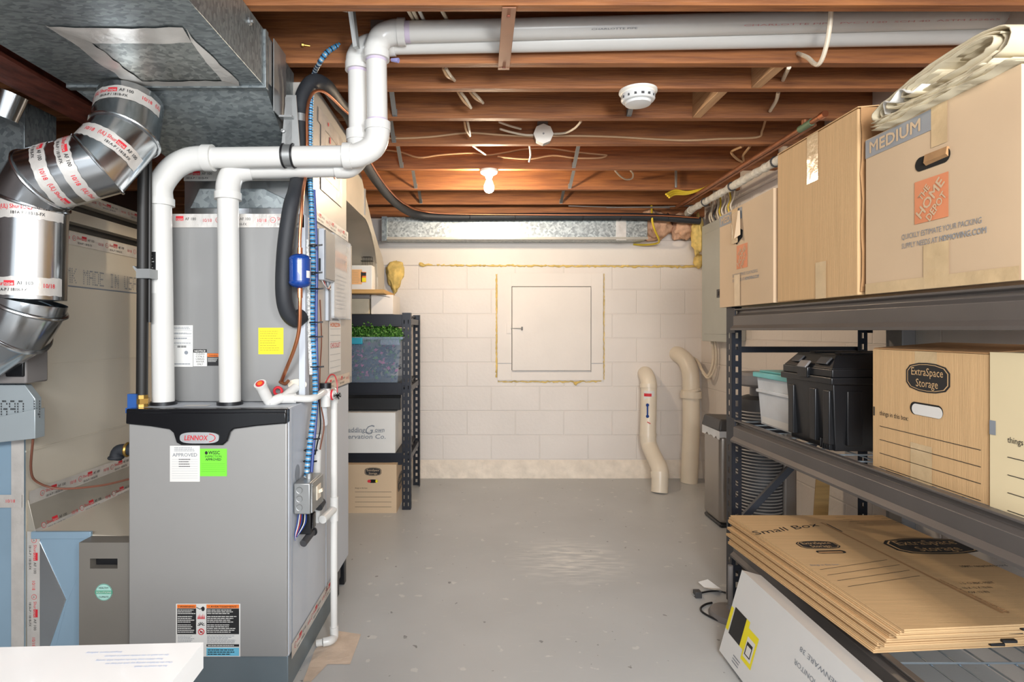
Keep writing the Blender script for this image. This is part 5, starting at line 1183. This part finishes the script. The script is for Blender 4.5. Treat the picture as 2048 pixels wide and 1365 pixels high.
# ------------------------------------------------------------------ steel rack on the right
RX, RXB, RY0, RY1 = 1.13, 1.735, 0.68, 2.60
rk = thing('storage_rack', 'black slotted steel rack along the right wall, loaded with cartons', 'rack', (1.43, 1.6, 0))
PH = 1.335
post('post', rk, RX, RY1, PH, 1, 1); post('post', rk, RXB, RY1, 1.9, -1, 1)
post('post', rk, RX, RY0, PH, 1, -1); post('post', rk, RXB, RY0, PH, -1, -1)
LV = (1.230, .738, .228)
for z in LV:
    for x, s_ in ((RX, 1), (RXB, -1)):
        b = MB(); b.prism([V((x+s_*dx, RY0+.03, z+dz)) for dx, dz in beam_profile()], (0, RY1-RY0-.06, 0), rackbeam, flip=(s_ < 0)); b.box((x-.003, RY1-.035, z-.012), (x+.003, RY1+.04, z+.1), rackm)
        b.build('beam', rk, bevel=.0015)
    b = MB(); b.box((RX+.04, RY1+.0, z+.03), (RXB-.04, RY1+.02, z+.075), rackm); b.build('end_beam', rk, bevel=.002)
    b = MB(); zt_ = z+.088
    for k in range(20): y_ = RY0+.05+(RY1-RY0-.1)*k/19; b.cyl((RX+.012, y_, zt_), (RXB-.012, y_, zt_), .0028, rackwire, 6)
    for k in range(8): x_ = RX+.03+(RXB-RX-.06)*k/7; b.cyl((x_, RY0+.05, zt_-.005), (x_, RY1-.05, zt_-.005), .0025, rackwire, 6)
    b.build('wire_deck', rk)
b = MB(); b.box((RX+.03, RY1+.02, zat(706, 2.6)), (RXB-.02, RY1+.045, zat(694, 2.6)), rackm); b.build('end_rail', rk, bevel=.003)
b = MB(); b.tube([(RX+.05, RY1+.03, zat(1020, 2.63)-.05), (RXB-.22, RY1+.03, .72)], .019, rackm, 4); b.build('diagonal_brace', rk)

def hd_print(b, ox, yfar, z0, z1, u, v, sc=1.0, banner=True, o=None):
    """carton print on the aisle face: o = lower far corner"""
    o = V(o); w = .47*sc
    if banner:
        b.rect(o+v*(z1-z0-.055*sc), u, v, .245*sc, .052*sc, slate if banner != 2 else greyink, .001); b.text('MEDIUM', o+u*.02*sc+v*(z1-z0-.044*sc), u, v, .031*sc, card2, width=.19*sc, bold=.035, off=.002)
    sq = o+u*.19*sc+v*.168*sc; s_ = .108*sc
    b.rect(sq, u, v, s_, s_, hdorange, .001)
    du, dv = (V(u)*.707+V(v)*.707), (V(v)*.707-V(u)*.707)
    c = sq+V(u)*s_/2+V(v)*s_/2
    for t, off_, wd, h_ in (('THE', .027, .040, .017), ('HOME', .0, .106, .025), ('DEPOT', -.031, .075, .019)): b.text(t, c+dv*(off_*sc-h_*sc*.5+.003*sc)+du*(-.003*sc if t == 'DEPOT' else 0), du, dv, h_*sc, card2, width=wd*sc, align='c', bold=.035, off=.002)
    b.text('QUICKLY ESTIMATE YOUR PACKING', o+u*.145*sc+v*.136*sc, u, v, .0135*sc, greyink, width=.245*sc, off=.001)
    b.text('SUPPLY NEEDS AT', o+u*.145*sc+v*.112*sc, u, v, .0135*sc, greyink, width=.12*sc, off=.001)
    b.text('HDMOVING.COM', o+u*.272*sc+v*.112*sc, u, v, .0135*sc, slate, width=.13*sc, bold=.03, off=.001)
nY = -Y_
TZ = 1.334
def fold_box(name, label, x, y0, y1, z0, z1, depth, mat, rot=0, seams=()):
    """carton with its printed face toward the aisle (-X); y0 = far end"""
    t = thing(name, label, 'box', (x+depth/2, (y0+y1)/2, z0))
    return t
# far carton (medium, torn handle)
t = fold_box('moving_box', '', 1.12, 2.69, 2.20, TZ, 1.75, .42, card2)
tag(t, 'medium moving carton with a torn hand hole, at the far end of the rack top', 'box')
x, yf_, yn, z0, z1 = 1.11, 2.685, 2.195, TZ+.001, 1.757
b = MB(); b.hexa([(x, yn, z0), (x+.42, yn, z0), (x+.42, yf_, z0), (x, yf_, z0), (x, yn, z1+.012), (x+.42, yn, z1+.012), (x+.42, yf_, z1), (x, yf_, z1)], card2)
hd_print(b, 0, 0, z0, z1, nY, Z_, .94, 2, V((x, yf_, z0)))
b.rect((x-.002, yf_-.16, z0), nY, Z_, .055, .135, packtape, .0012); b.rect((x-.003, yf_-.14, z1-.15), nY, Z_, .06, .15, packtape, .003)
cto = b.build('carton', t, bevel=.004)
b = MB(); hh = [(.15, .355), (.165, .31), (.18, .285), (.20, .27), (.235, .285), (.262, .295), (.265, .325), (.24, .335), (.20, .318), (.185, .335), (.17, .36)]
b.poly([V((x-.0015, yf_-a*.9, z0+c*.98)) for a, c in hh], hole_m); b.build('torn_hand_hole', cto)
b = MB(); b.hexa([(x-.008, yf_-.16, z0+.30), (x-.03, yf_-.22, z0+.285), (x-.008, yf_-.23, z0+.30), (x-.004, yf_-.16, z0+.31), (x-.008, yf_-.145, z0+.40), (x-.012, yf_-.215, z0+.405), (x-.005, yf_-.22, z0+.405), (x-.002, yf_-.15, z0+.40)], card2); b.build('torn_flap', t)
# tall plain carton
t = thing('moving_box', 'tall plain brown carton between the two printed cartons on the rack top', 'box', (1.35, 1.94, TZ))
b = MB(); x, yf_, yn, z1 = 1.115, 2.175, 1.712, 1.886
b.box((x, yn, TZ), (x+.46, yf_, z1), card)
b.rect((x-.001, yf_-.20, z1-.16), nY, Z_, .065, .16, packtape, .001); b.rect((x-.001, yf_-.25, TZ), nY, Z_, .06, .12, packtape, .001)
b.build('carton', t, bevel=.004)
b = MB(); b.obox((x, yn, z1+.002), (0, .463, 0), (.23, 0, .02), (0, 0, .003), card); b.obox((x+.235, yn+.01, z1+.012), (.23, 0, -.01), (0, .44, 0), (0, 0, .003), card); b.build('top_flap', t)
b = MB(); n_ = 14; vs = []
for k in range(n_+1):
    z_ = TZ+.01+(z1-TZ-.01)*k/n_
    for j in range(7): vs.append((x+.004+.075*j, yn-.003-.010*abs(math.sin(j*2.1+k*.7))-random.uniform(0, .003), z_))
b.add(vs, [(k*7+j, k*7+j+1, (k+1)*7+j+1, (k+1)*7+j) for k in range(n_) for j in range(6)], card_dark); b.build('crumpled_side', t)
# near carton (medium, with print)
t = thing('moving_box', 'large printed medium carton with an orange square, nearest on the rack top', 'box', (1.35, 1.44, TZ))
b = MB(); x, yf_, yn, z1 = 1.12, 1.683, 1.20, 1.782
b.hexa([(x, yn, TZ), (x+.46, yn, TZ), (x+.46, yf_, TZ), (x, yf_, TZ), (x, yn, z1), (x+.46, yn, z1), (x+.46, yf_, z1), (x, yf_, z1)], card2)
hd_print(b, 0, 0, TZ, z1, nY, Z_, 1.0, 1, V((x-.0005, yf_, TZ)))
b.rect((x-.0008, yf_-.245, z1-.10), nY, Z_, .05, .10, packtape, .001); b.rect((x-.0008, yf_-.22, TZ), V((0, -1, .02)), Z_, .08, .11, packtape, .0012); b.rect((x-.0008, yf_, TZ), nY, Z_, .48, .03, packtape, .001)
ctn = b.build('carton', t, bevel=.004)
b = MB(); hy, hz = yf_-.248, TZ+.318
hp = [V((x-.0035, hy-a, hz+c)) for a, c in [(.052*math.cos(2*PI*k/28)*1.0+(.0), .017*math.sin(2*PI*k/28)) for k in range(28)]]
def stadium(w, h, n=10): return [((w/2-h/2)*(1 if math.cos(a) > 0 else -1)+h/2*math.cos(a), h/2*math.sin(a)) for a in [2*PI*(k+.5)/(2*n) for k in range(2*n)]]
b.poly([V((x-.0015, hy-a, hz+c)) for a, c in stadium(.112, .036)], hole_m); b.build('hand_hole', ctn)
b = MB(); b.hexa([(x+.001, hy+.02, hz-.012), (x+.001, hy-.05, hz-.008), (x-.008, hy-.05, hz+.0), (x-.008, hy+.02, hz-.002), (x+.001, hy+.02, hz+.017), (x+.001, hy-.05, hz+.017), (x-.005, hy-.05, hz+.018), (x-.005, hy+.02, hz+.018)], card_dark); b.build('hand_hole_flap', t)

# folded newsprint bundle on the near carton
pb = thing('paper_bundle', 'thick folded bundle of cream packing paper on the near carton', 'packing paper', (1.3, 1.4, z1+.001))
def teardrop(k, n=40):
    """closed flattened roll in the Y-Z plane; k = 0 outer .. 1 inner"""
    L, H = .42*(1-.55*k), .088*(1-.8*k); yc, zc = 1.405-.06*k, z1+.052+.014*k
    out = []
    for i in range(n):
        a = 2*PI*i/n; c_, s_ = math.cos(a), math.sin(a)
        hh = H/2*(.62+.38*(-c_*.5+.5)*1.3)
        out.append((yc+L/2*c_*(1-.02*s_), zc+hh*math.copysign(abs(s_)**.8, s_)+(-.010*c_ if k < .3 else -.006*c_)))
    return out
for i in range(9):
    k = i/9; P = teardrop(k); b = MB(); n_ = len(P); x0_, x1_ = 1.085+.012*(i % 3)+.01*random.random(), 1.56
    arcn = n_ if i in (0, 1) else n_-random.randint(2, 8)
    s0 = random.randint(0, n_-1); vs = []
    for j in range(arcn+(1 if arcn == n_ else 0)):
        y_, z_ = P[(s0+j) % n_]; jit = random.uniform(-.0012, .0012)
        vs += [(x0_+random.uniform(-.003, .003), y_+jit, z_+jit), (x1_, y_, z_)]
    m2 = len(vs)//2; b.add(vs, [(2*j, 2*j+1, 2*j+3, 2*j+2) for j in range(m2-1)], paper_t)
    o = b.build('folded_sheet', pb); sol = o.modifiers.new('thickness', 'SOLIDIFY'); sol.thickness = .0035
b = MB()
for i in range(7):
    zz = z1+.002+.0034*i; n_ = 24; vs = []
    for j in range(n_+1):
        y_ = 1.61-(.43-.012*i)*j/n_; e = .004*math.sin(j*1.3+i*2)+random.uniform(-.002, .002)
        vs += [(1.088+e+.006*(i % 2), y_, zz+.003*math.sin(j*.9+i)), (1.5, y_, zz)]
    b.add(vs, [(2*j, 2*j+1, 2*j+3, 2*j+2) for j in range(n_)], paper_t)
o = b.build('loose_sheets', pb); sol = o.modifiers.new('thickness', 'SOLIDIFY'); sol.thickness = .0015
b = MB(); pts = smooth([(1.10, 1.575, z1+.035), (1.085, 1.56, z1+.062), (1.08, 1.53, z1+.05), (1.085, 1.50, z1+.07), (1.08, 1.46, z1+.045), (1.09, 1.43, z1+.055)], 6); vs = []
for p in pts: vs += [p, p+V((.25, 0, -.01)), ]
b.add(vs, [(2*j, 2*j+1, 2*j+3, 2*j+2) for j in range(len(pts)-1)], white); o = b.build('crumpled_sheet', pb); sol = o.modifiers.new('thickness', 'SOLIDIFY'); sol.thickness = .002

# ---- middle shelf
MZ = .738+.0915
tb = thing('tool_box', 'black lidded tool chest with a grey latch on the middle shelf', 'tool box', (1.38, 2.05, MZ))
tx0, tx1, ty0, ty1 = 1.155, 1.62, 1.90, 2.20
b = MB(); b.hexa([(tx0+.018, ty0+.015, MZ), (tx1-.018, ty0+.015, MZ), (tx1-.018, ty1-.015, MZ), (tx0+.018, ty1-.015, MZ), (tx0+.004, ty0+.004, MZ+.225), (tx1-.004, ty0+.004, MZ+.225), (tx1-.004, ty1-.004, MZ+.225), (tx0+.004, ty1-.004, MZ+.225)], blk)
for y_ in (ty0+.02, ty0+.10, ty1-.06): b.box((tx0+.0, y_, MZ+.02), (tx0+.02, y_+.035, MZ+.20), blk)
for x_ in (tx0+.05, tx0+.16, tx0+.30): b.box((x_, ty0+.002, MZ+.02), (x_+.05, ty0+.02, MZ+.20), blk)
for k in range(5): b.box((tx0+.006, ty0+.03+.012*k, MZ), (tx0+.02, ty0+.036+.012*k, MZ+.035), blk)
b.build('body', tb, bevel=.006, segs=3)
b = MB(); b.box((tx0-.010, ty0-.010, MZ+.222), (tx1+.010, ty1+.010, MZ+.245), blk); b.box((tx0-.004, ty0-.004, MZ+.245), (tx1+.004, ty1+.004, MZ+.272), blk)
b.hexa([(tx0-.002, ty0-.002, MZ+.272), (tx1+.002, ty0-.002, MZ+.272), (tx1+.002, ty1+.002, MZ+.272), (tx0-.002, ty1+.002, MZ+.272), (tx0+.035, ty0+.035, MZ+.318), (tx1-.035, ty0+.035, MZ+.318), (tx1-.035, ty1-.03, MZ+.318), (tx0+.035, ty1-.03, MZ+.318)], blk)
b.box((tx0+.06, ty0+.05, MZ+.318), (tx1-.06, ty0+.09, MZ+.325), blk); b.box((tx0+.06, ty1-.10, MZ+.318), (tx1-.06, ty1-.06, MZ+.325), blk)
tbl = b.build('lid', tb, bevel=.007, segs=3)
b = MB(); b.box((tx0-.016, 2.02, MZ+.235), (tx0-.002, 2.085, MZ+.275), blk_gloss); b.obox((tx0-.014, 2.025, MZ+.268), (0, .055, 0), (.018, 0, .024), (-.008, 0, .004), greyplastic); b.build('latch', tbl, bevel=.003)
for y_, l_ in ((1.935, .06), (2.10, .05)):
    b = MB(); b.obox((tx0+.004, y_, MZ+.285), (0, l_, 0), (.02, 0, .022), (-.006, 0, .004), dkgrey); b.build('lid_pad', tbl, bevel=.002)
sbn = thing('storage_tub', 'white translucent tub with a pale teal lid behind the black tool chest', 'storage tub', (1.42, 2.36, MZ))
b = MB(); taper_shell(b, 1.195, 1.64, 2.235, 2.50, MZ+.001, MZ+.20, .012, milky)
b.box((1.19, 2.23, MZ+.135), (1.645, 2.505, MZ+.15), milky); b.box((1.205, 2.25, MZ+.003), (1.63, 2.48, MZ+.17), white); b.build('tub', sbn, bevel=.004)
b = MB(); b.box((1.18, 2.222, MZ+.20), (1.655, 2.512, MZ+.222), pale_teal); b.box((1.20, 2.24, MZ+.222), (1.635, 2.495, MZ+.23), pale_teal); b.build('lid', sbn, bevel=.005)
eb = thing('storage_box', 'brown carton with a black logo and white-filled hand hole on the middle shelf', 'box', (1.4, 1.52, MZ))
b = MB(); x, yf_, yn, z1m = 1.16, 1.712, 1.322, MZ+.345
b.box((x, yn, MZ+.001), (x+.42, yf_, z1m), card)
o0 = V((x, yf_, MZ))
es_logo(b, o0+nY*.208+Z_*.277, nY, Z_, .148, .078, ink, card)
b.text('things in this box:', o0+nY*.03+Z_*.155, nY, Z_, .013, ink, width=.112, off=.001)
for k in range(4): b.rect(o0+nY*.03+Z_*(.122-.039*k), nY, Z_, .34, .0016, ink, .001)
b.rect(o0+nY*.165+Z_*.30, nY, Z_, .075, .045, packtape, .0005); b.rect(o0+nY*.15+Z_*.0, nY, Z_, .075, .10, packtape, .001); b.rect(o0+nY*.003+Z_*.15, nY, Z_, .006, .026, ink, .001)
ebc = b.build('carton', eb, bevel=.004)
b = MB(); b.poly([V((x-.0012, yf_-.205-a, MZ+.193+c)) for a, c in stadium(.112, .034)], hole_m); b.poly([V((x-.0018, yf_-.208-a, MZ+.191+c)) for a, c in stadium(.104, .029)], white); b.build('hand_hole', ebc)
b = MB(); b.obox((x, yn, z1m+.001), (.20, 0, .016), (0, .385, 0), (0, 0, .003), card_dark); b.build('top_flap', eb)
eb2 = thing('storage_box', 'paler cream storage carton at the right edge of the middle shelf', 'box', (1.4, 1.12, MZ))
b = MB(); yf2, yn2 = 1.315, .93
b.box((x-.004, yn2, MZ+.001), (x+.42, yf2, z1m+.006), card3); o0 = V((x-.004, yf2, MZ))
b.text('things in this box:', o0+nY*.045+Z_*.155, nY, Z_, .013, ink, width=.112, off=.001)
for k in range(4): b.rect(o0+nY*.045+Z_*(.122-.039*k), nY, Z_, .3, .0016, ink, .001)
b.rect(o0+nY*.0+Z_*.165, nY, Z_, .016, .032, greyink, .001); b.build('carton', eb2, bevel=.004)
b = MB(); b.obox((x+.02, 1.22, z1m+.012), (.18, .10, .05), (.0, -.26, .03), (0, 0, .003), card_dark); b.build('top_flap', eb2)

# ---- flattened cartons on the low shelf
SZ = .228+.0955
N_ = 12; th_ = .0098
for i in range(N_):
    top = i == N_-1
    z = SZ+.0005+i*(th_+.0006)
    r_ = random.Random(i*7+3)
    y0_ = 1.63-.010*i+r_.uniform(-.01, .01); y1_ = 2.46+r_.uniform(-.02, .02); xl = 1.052+r_.uniform(-.006, .01); xr_ = 1.70
    if top: y0_, y1_, xl = 1.515, 2.45, 1.058
    lab = 'flattened carton printed Small Box, topmost of the stack on the low shelf' if top else 'flattened brown carton in the stack under the printed top one on the low shelf'
    t = thing('flattened_box', lab, 'flattened box', ((xl+xr_)/2, (y0_+y1_)/2, z), None if top else 'flattened cartons stacked on the low shelf')
    b = MB(); sk = .05
    P = [(xl, y1_), (xl+sk, y0_), (xr_+.02, y0_+.05), (xr_, y1_+.0)]
    for h0, h1, mm in ((0, .0042, card), (.0054, th_, card)):
        b.hexa([(*P[1], z+h0), (*P[2], z+h0), (*P[3], z+h0), (*P[0], z+h0), (*P[1], z+h1), (*P[2], z+h1), (*P[3], z+h1), (*P[0], z+h1)], mm)
    Pi = [(P[0][0]+.004, P[0][1]-.004), (P[1][0]+.004, P[1][1]+.004), (P[2][0]-.004, P[2][1]+.004), (P[3][0]-.004, P[3][1]-.004)]
    b.hexa([(*Pi[1], z+.001), (*Pi[2], z+.001), (*Pi[3], z+.001), (*Pi[0], z+.001), (*Pi[1], z+th_-.001), (*Pi[2], z+th_-.001), (*Pi[3], z+th_-.001), (*Pi[0], z+th_-.001)], card_edge)
    if not top and i % 3 == 1: b.box((P[1][0]+.34, y0_+.018, z+.001), (P[1][0]+.38, y0_+.03, z+th_-.001), ink)
    if top:
        u = V((.98, .06, 0)).normalized(); v = V((-.06, .98, 0)).normalized(); zt2 = z+th_
        def tp(px, py): d = (CH-zt2)*F/(py-CY); return V((xat(px, d), d, zt2))
        q = tp(1512, 1071); b.text('Small Box', q, tp(1640, 1053)-q, v, .038, ink, width=(tp(1640, 1053)-q).length, off=.001)
        es_logo(b, tp(1636, 1091), u, v, .148, .078, ink, card, .001)
        hc = tp(1662, 1105); b.poly([hc+u*a_+v*c_+Z_*.0012 for a_, c_ in stadium(.105, .028)], hole_m); b.poly([hc+u*(a_-.004)+v*(c_-.004)+Z_*.0016 for a_, c_ in stadium(.088, .014)], card_dark)
        b.text('things in this box:', tp(1622, 1133), u, v, .012, greyink, width=.1, off=.001)
        for (a_, c_) in (((1640, 1141), (1775, 1121)), ((1655, 1152), (1800, 1131)), ((1675, 1163), (1820, 1142)), ((1696, 1175), (1840, 1153))):
            p_, q_ = tp(*a_), tp(*c_); b.rect(p_, q_-p_, v, (q_-p_).length, .0022, ink, .001)
        es_logo(b, tp(1862, 1093), u, v, .31, .155, ink, card, .0012)
        b.rect(tp(1652, 1049), tp(1686, 1066)-tp(1652, 1049), (1, 0, 0), .09, .006, ink, .001)
        for k in range(5): p_ = tp(1672+14*k, 1036+4*k); b.rect(p_, (1, .04, 0), v, .04, .002, ink, .001)
        for k in range(5): p_ = tp(1735+14*k, 1030+4*k); b.rect(p_, (1, .04, 0), v, .04, .002, ink, .001)
        b.text('100% recycled board', tp(1925, 1136), u, v, .014, ink, width=.16, off=.001)
        for k, s2 in enumerate(('1.5 CUBIC FEET', '16 X 12 X 12 IN', 'BOX 12 IN')): b.text(s2, tp(1924+6*k, 1170+9*k), u, v, .012, ink, width=.11-.02*k, off=.001)
        b.quad(tp(1878, 1160)+Z_*.0012, tp(1881, 1160)+Z_*.0012, tp(2020, 1226)+Z_*.0012, tp(2016, 1228)+Z_*.0012, card_edge)
        b.quad(tp(1640, 1046)+Z_*.0009, tp(1644, 1046)+Z_*.0009, tp(2010, 1227)+Z_*.0009, tp(2004, 1228)+Z_*.0009, card_dark)
    b.build('folded_board', t, bevel=.0008, segs=1)
    b = MB(); b.box((xl+.35, y0_+.012+.02, z+th_+.0001), (xl+.36, y0_+.04, z+th_+.0005), card_dark)

# ---- leaning monitor carton under the low shelf
mo = thing('monitor_box', 'white monitor carton with upside-down lettering leaning under the low shelf', 'box', (1.0, 1.6, 0))
yA, yB = 2.19, 1.05
bl, tl = V((.903, 0, .0)), V((.989, 0, .3035))
up = (tl-bl); nrm = V((up.z, 0, -up.x)).normalized()*.075
b = MB(); q = [bl, bl+nrm, tl+nrm, tl]
P0 = [V((p.x, yB, p.z)) for p in q]; P1 = [V((p.x, yA, p.z)) for p in q]
lift = -min(p.z for p in P0)+.0005
for p in P0+P1: p.z += lift
b.hexa([P0[0], P0[1], P1[1], P1[0], P0[3], P0[2], P1[2], P1[3]], white_gl)
uF, vF = Y_, -up.normalized()       # lettering runs upside down on this face
fo = V((bl.x, 0, bl.z+lift)); upn = up.normalized()
def face(y, s): return V((fo.x, y, fo.z))+upn*s
# yellow band with black picture and energy label (near the far end)
b.rect(face(yA-.002, .09), nY, upn, .02, .085, yellow, .001); b.rect(face(yA-.03, .085), nY, upn, .09, .1, blk_gloss, .001)
b.rect(face(yA-.12, .085), nY, upn, .026, .1, yellow, .001); b.rect(face(yA-.146, .055), nY, upn, .075, .11, yellow, .001); b.rect(face(yA-.156, .07), nY, upn, .055, .07, white, .0016); b.rect(face(yA-.162, .08), nY, upn, .04, .045, ink, .002); b.rect(face(yA-.168, .084), nY, upn, .03, .03, white, .0024)
b.lines(face(yA-.10, .015), nY, upn, .06, .03, 3, greyink, .4, .001)
b.text('38 GAMING MONITOR', face(1.50, .215), uF, vF, .0145, greyink, width=.27, off=.001)
b.text('POUR LE JEU ALIENWARE 38', face(1.36, .26), uF, vF, .0145, greyink, width=.40, off=.001)
b.build('carton', mo, bevel=.006)
b = MB(); b.box((.92, 1.98, .0), (.94, 2.12, .0004), hole_m); 
q = face(yA-.28, .0); b.rect(q, nY, upn, .09, .012, ink, .0012); b.build('hand_slot', mo)

# ---- floor items at the far end of the rack
tc = thing('trash_can', 'stainless steel sensor trash can with a dark lid and a bag edge showing', 'trash can', (1.64, 3.74, 0))
b = MB(); b.box((1.49, 3.60, .02), (1.79, 3.87, .575), stainless); b.build('body', tc, bevel=.03, segs=4)
b = MB(); b.box((1.492, 3.602, 0), (1.788, 3.868, .025), blk); b.build('base', tc, bevel=.012)
b = MB(); b.hexa([(1.478, 3.588, .60), (1.80, 3.588, .60), (1.80, 3.882, .60), (1.478, 3.882, .60), (1.495, 3.605, .675), (1.79, 3.605, .665), (1.79, 3.87, .665), (1.495, 3.87, .675)], dkgrey); b.build('lid', tc, bevel=.012, segs=3)
b = MB(); n_ = 40; vs = []
for k in range(n_+1):
    t_ = k/n_*4; i_ = int(t_) % 4; fr = t_-int(t_); C4 = [(1.484, 3.594), (1.796, 3.594), (1.796, 3.876), (1.484, 3.876)]; a_, c_ = C4[i_], C4[(i_+1) % 4]
    xx, yy = a_[0]+(c_[0]-a_[0])*fr, a_[1]+(c_[1]-a_[1])*fr; vs += [(xx, yy, .56+random.uniform(-.015, .01)), (xx, yy, .602)]
b.add(vs, [(2*k, 2*k+2, 2*k+3, 2*k+1) for k in range(n_)], milky); b.build('bag_edge', tc)
tf = thing('tower_fan', 'dark grey tower fan with horizontal louvres standing past the far end of the rack', 'tower fan', (1.44, 2.98, 0))
c_ = V((1.44, 2.98, 0))
b = MB(); b.lathe(c_+Z_*.05, Z_, [(.10, 0), (.118, .01), (.118, .80), (.11, .83), (.07, .845)], dkgrey, 32); b.build('body', tf)
louv = M('louvre_grey', (150, 146, 142), .4)
for k in range(46):
    b = MB() if k == 0 else b
    b.torus(c_+V((-.01, -.012, .10+.016*k)), Z_, .114, .0035, louv, 32, 5)
b.build('louvre', tf)
b = MB(); b.lathe(c_, Z_, [(.15, 0), (.15, .02), (.10, .05)], blk, 32); b.build('base', tf)
b = MB(); b.box((1.50, 2.86, .12), (1.565, 2.90, .86), stainless); b.build('side_panel', tf, bevel=.01)
b = MB(); b.lathe(c_+Z_*.89, Z_, [(.05, 0), (.05, .06)], greyplastic, 20); b.lathe(c_+Z_*.945, Z_, [(.10, 0), (.113, .01), (.113, .055), (.10, .07), (.04, .074)], greyplastic, 28); b.build('control_head', tf)
st = thing('stand_base', 'round grey stand base on the floor beside the rack post', 'stand', (1.075, 2.49, 0))
b = MB(); c_ = V((1.075, 2.49, 0)); b.lathe(c_, Z_, [(.088, 0), (.088, .012), (.08, .024), (.05, .032), (.018, .036), (.014, .05)], greyplastic, 36); b.build('base', st)
b = MB(); b.cyl(c_+Z_*.03, c_+Z_*.22, .011, greyplastic, 12); b.build('pole', st)
def fl(px, py): d = CH*F/(py-CY); return V((xat(px, d), d, .006))
b = MB(); b.tube(smooth([fl(1452, 1250), fl(1440, 1246), fl(1420, 1237), fl(1404, 1227), fl(1402, 1219), fl(1412, 1212), fl(1424, 1209)], 6), .0045, blk, 8); tag(b.build('power_cord'), 'black cord curling on the floor beside the white monitor carton', 'cord')
pcd = thing('power_cord', 'black cord with a plug and white tag lying on the floor', 'cord', fl(1395, 1193))
b = MB(); b.tube(smooth([fl(1400, 1190), fl(1408, 1188), fl(1420, 1186), fl(1438, 1186), fl(1452, 1189)], 6), .0042, blk, 8); b.build('wire', pcd)
b = MB(); q = fl(1394, 1194); b.box((q.x-.014, q.y-.02, 0), (q.x+.016, q.y+.016, .028), dkgrey); b.box((q.x-.02, q.y-.01, .008), (q.x-.012, q.y-.004, .012), strap_m); b.box((q.x-.02, q.y+.002, .008), (q.x-.012, q.y+.008, .012), strap_m); b.build('plug', pcd, bevel=.004)
b = MB(); q = fl(1424, 1186); b.add([q+V((-.03, .02, .01)), q+V((.0, -.03, .02)), q+V((.045, .01, .008)), q+V((.0, .05, .035)), q+V((-.045, .055, .02))], [(0, 1, 2), (0, 2, 3), (0, 3, 4)], white); b.build('tag', pcd)
b = MB(); b.hexa([(xat(1616, 2.75), 2.75, 0), (xat(1648, 2.75), 2.75, 0), (xat(1648, 2.80), 2.80, 0), (xat(1616, 2.8), 2.80, 0), (xat(1622, 2.75)+.03, 2.75, .62), (xat(1650, 2.75)+.03, 2.75, .62), (xat(1650, 2.8)+.03, 2.80, .62), (xat(1622, 2.8)+.03, 2.8, .62)], plywood)
tag(b.build('wooden_leg', bevel=.003), 'pale wooden board standing against the wall behind the rack', 'board')
b = MB(); b.box((1.79, 2.46, 0), (XR-.001, 2.56, 2.1), greyplastic); tag(b.build('conduit_post', bevel=.004), 'grey upright channel on the right wall behind the rack', 'post')
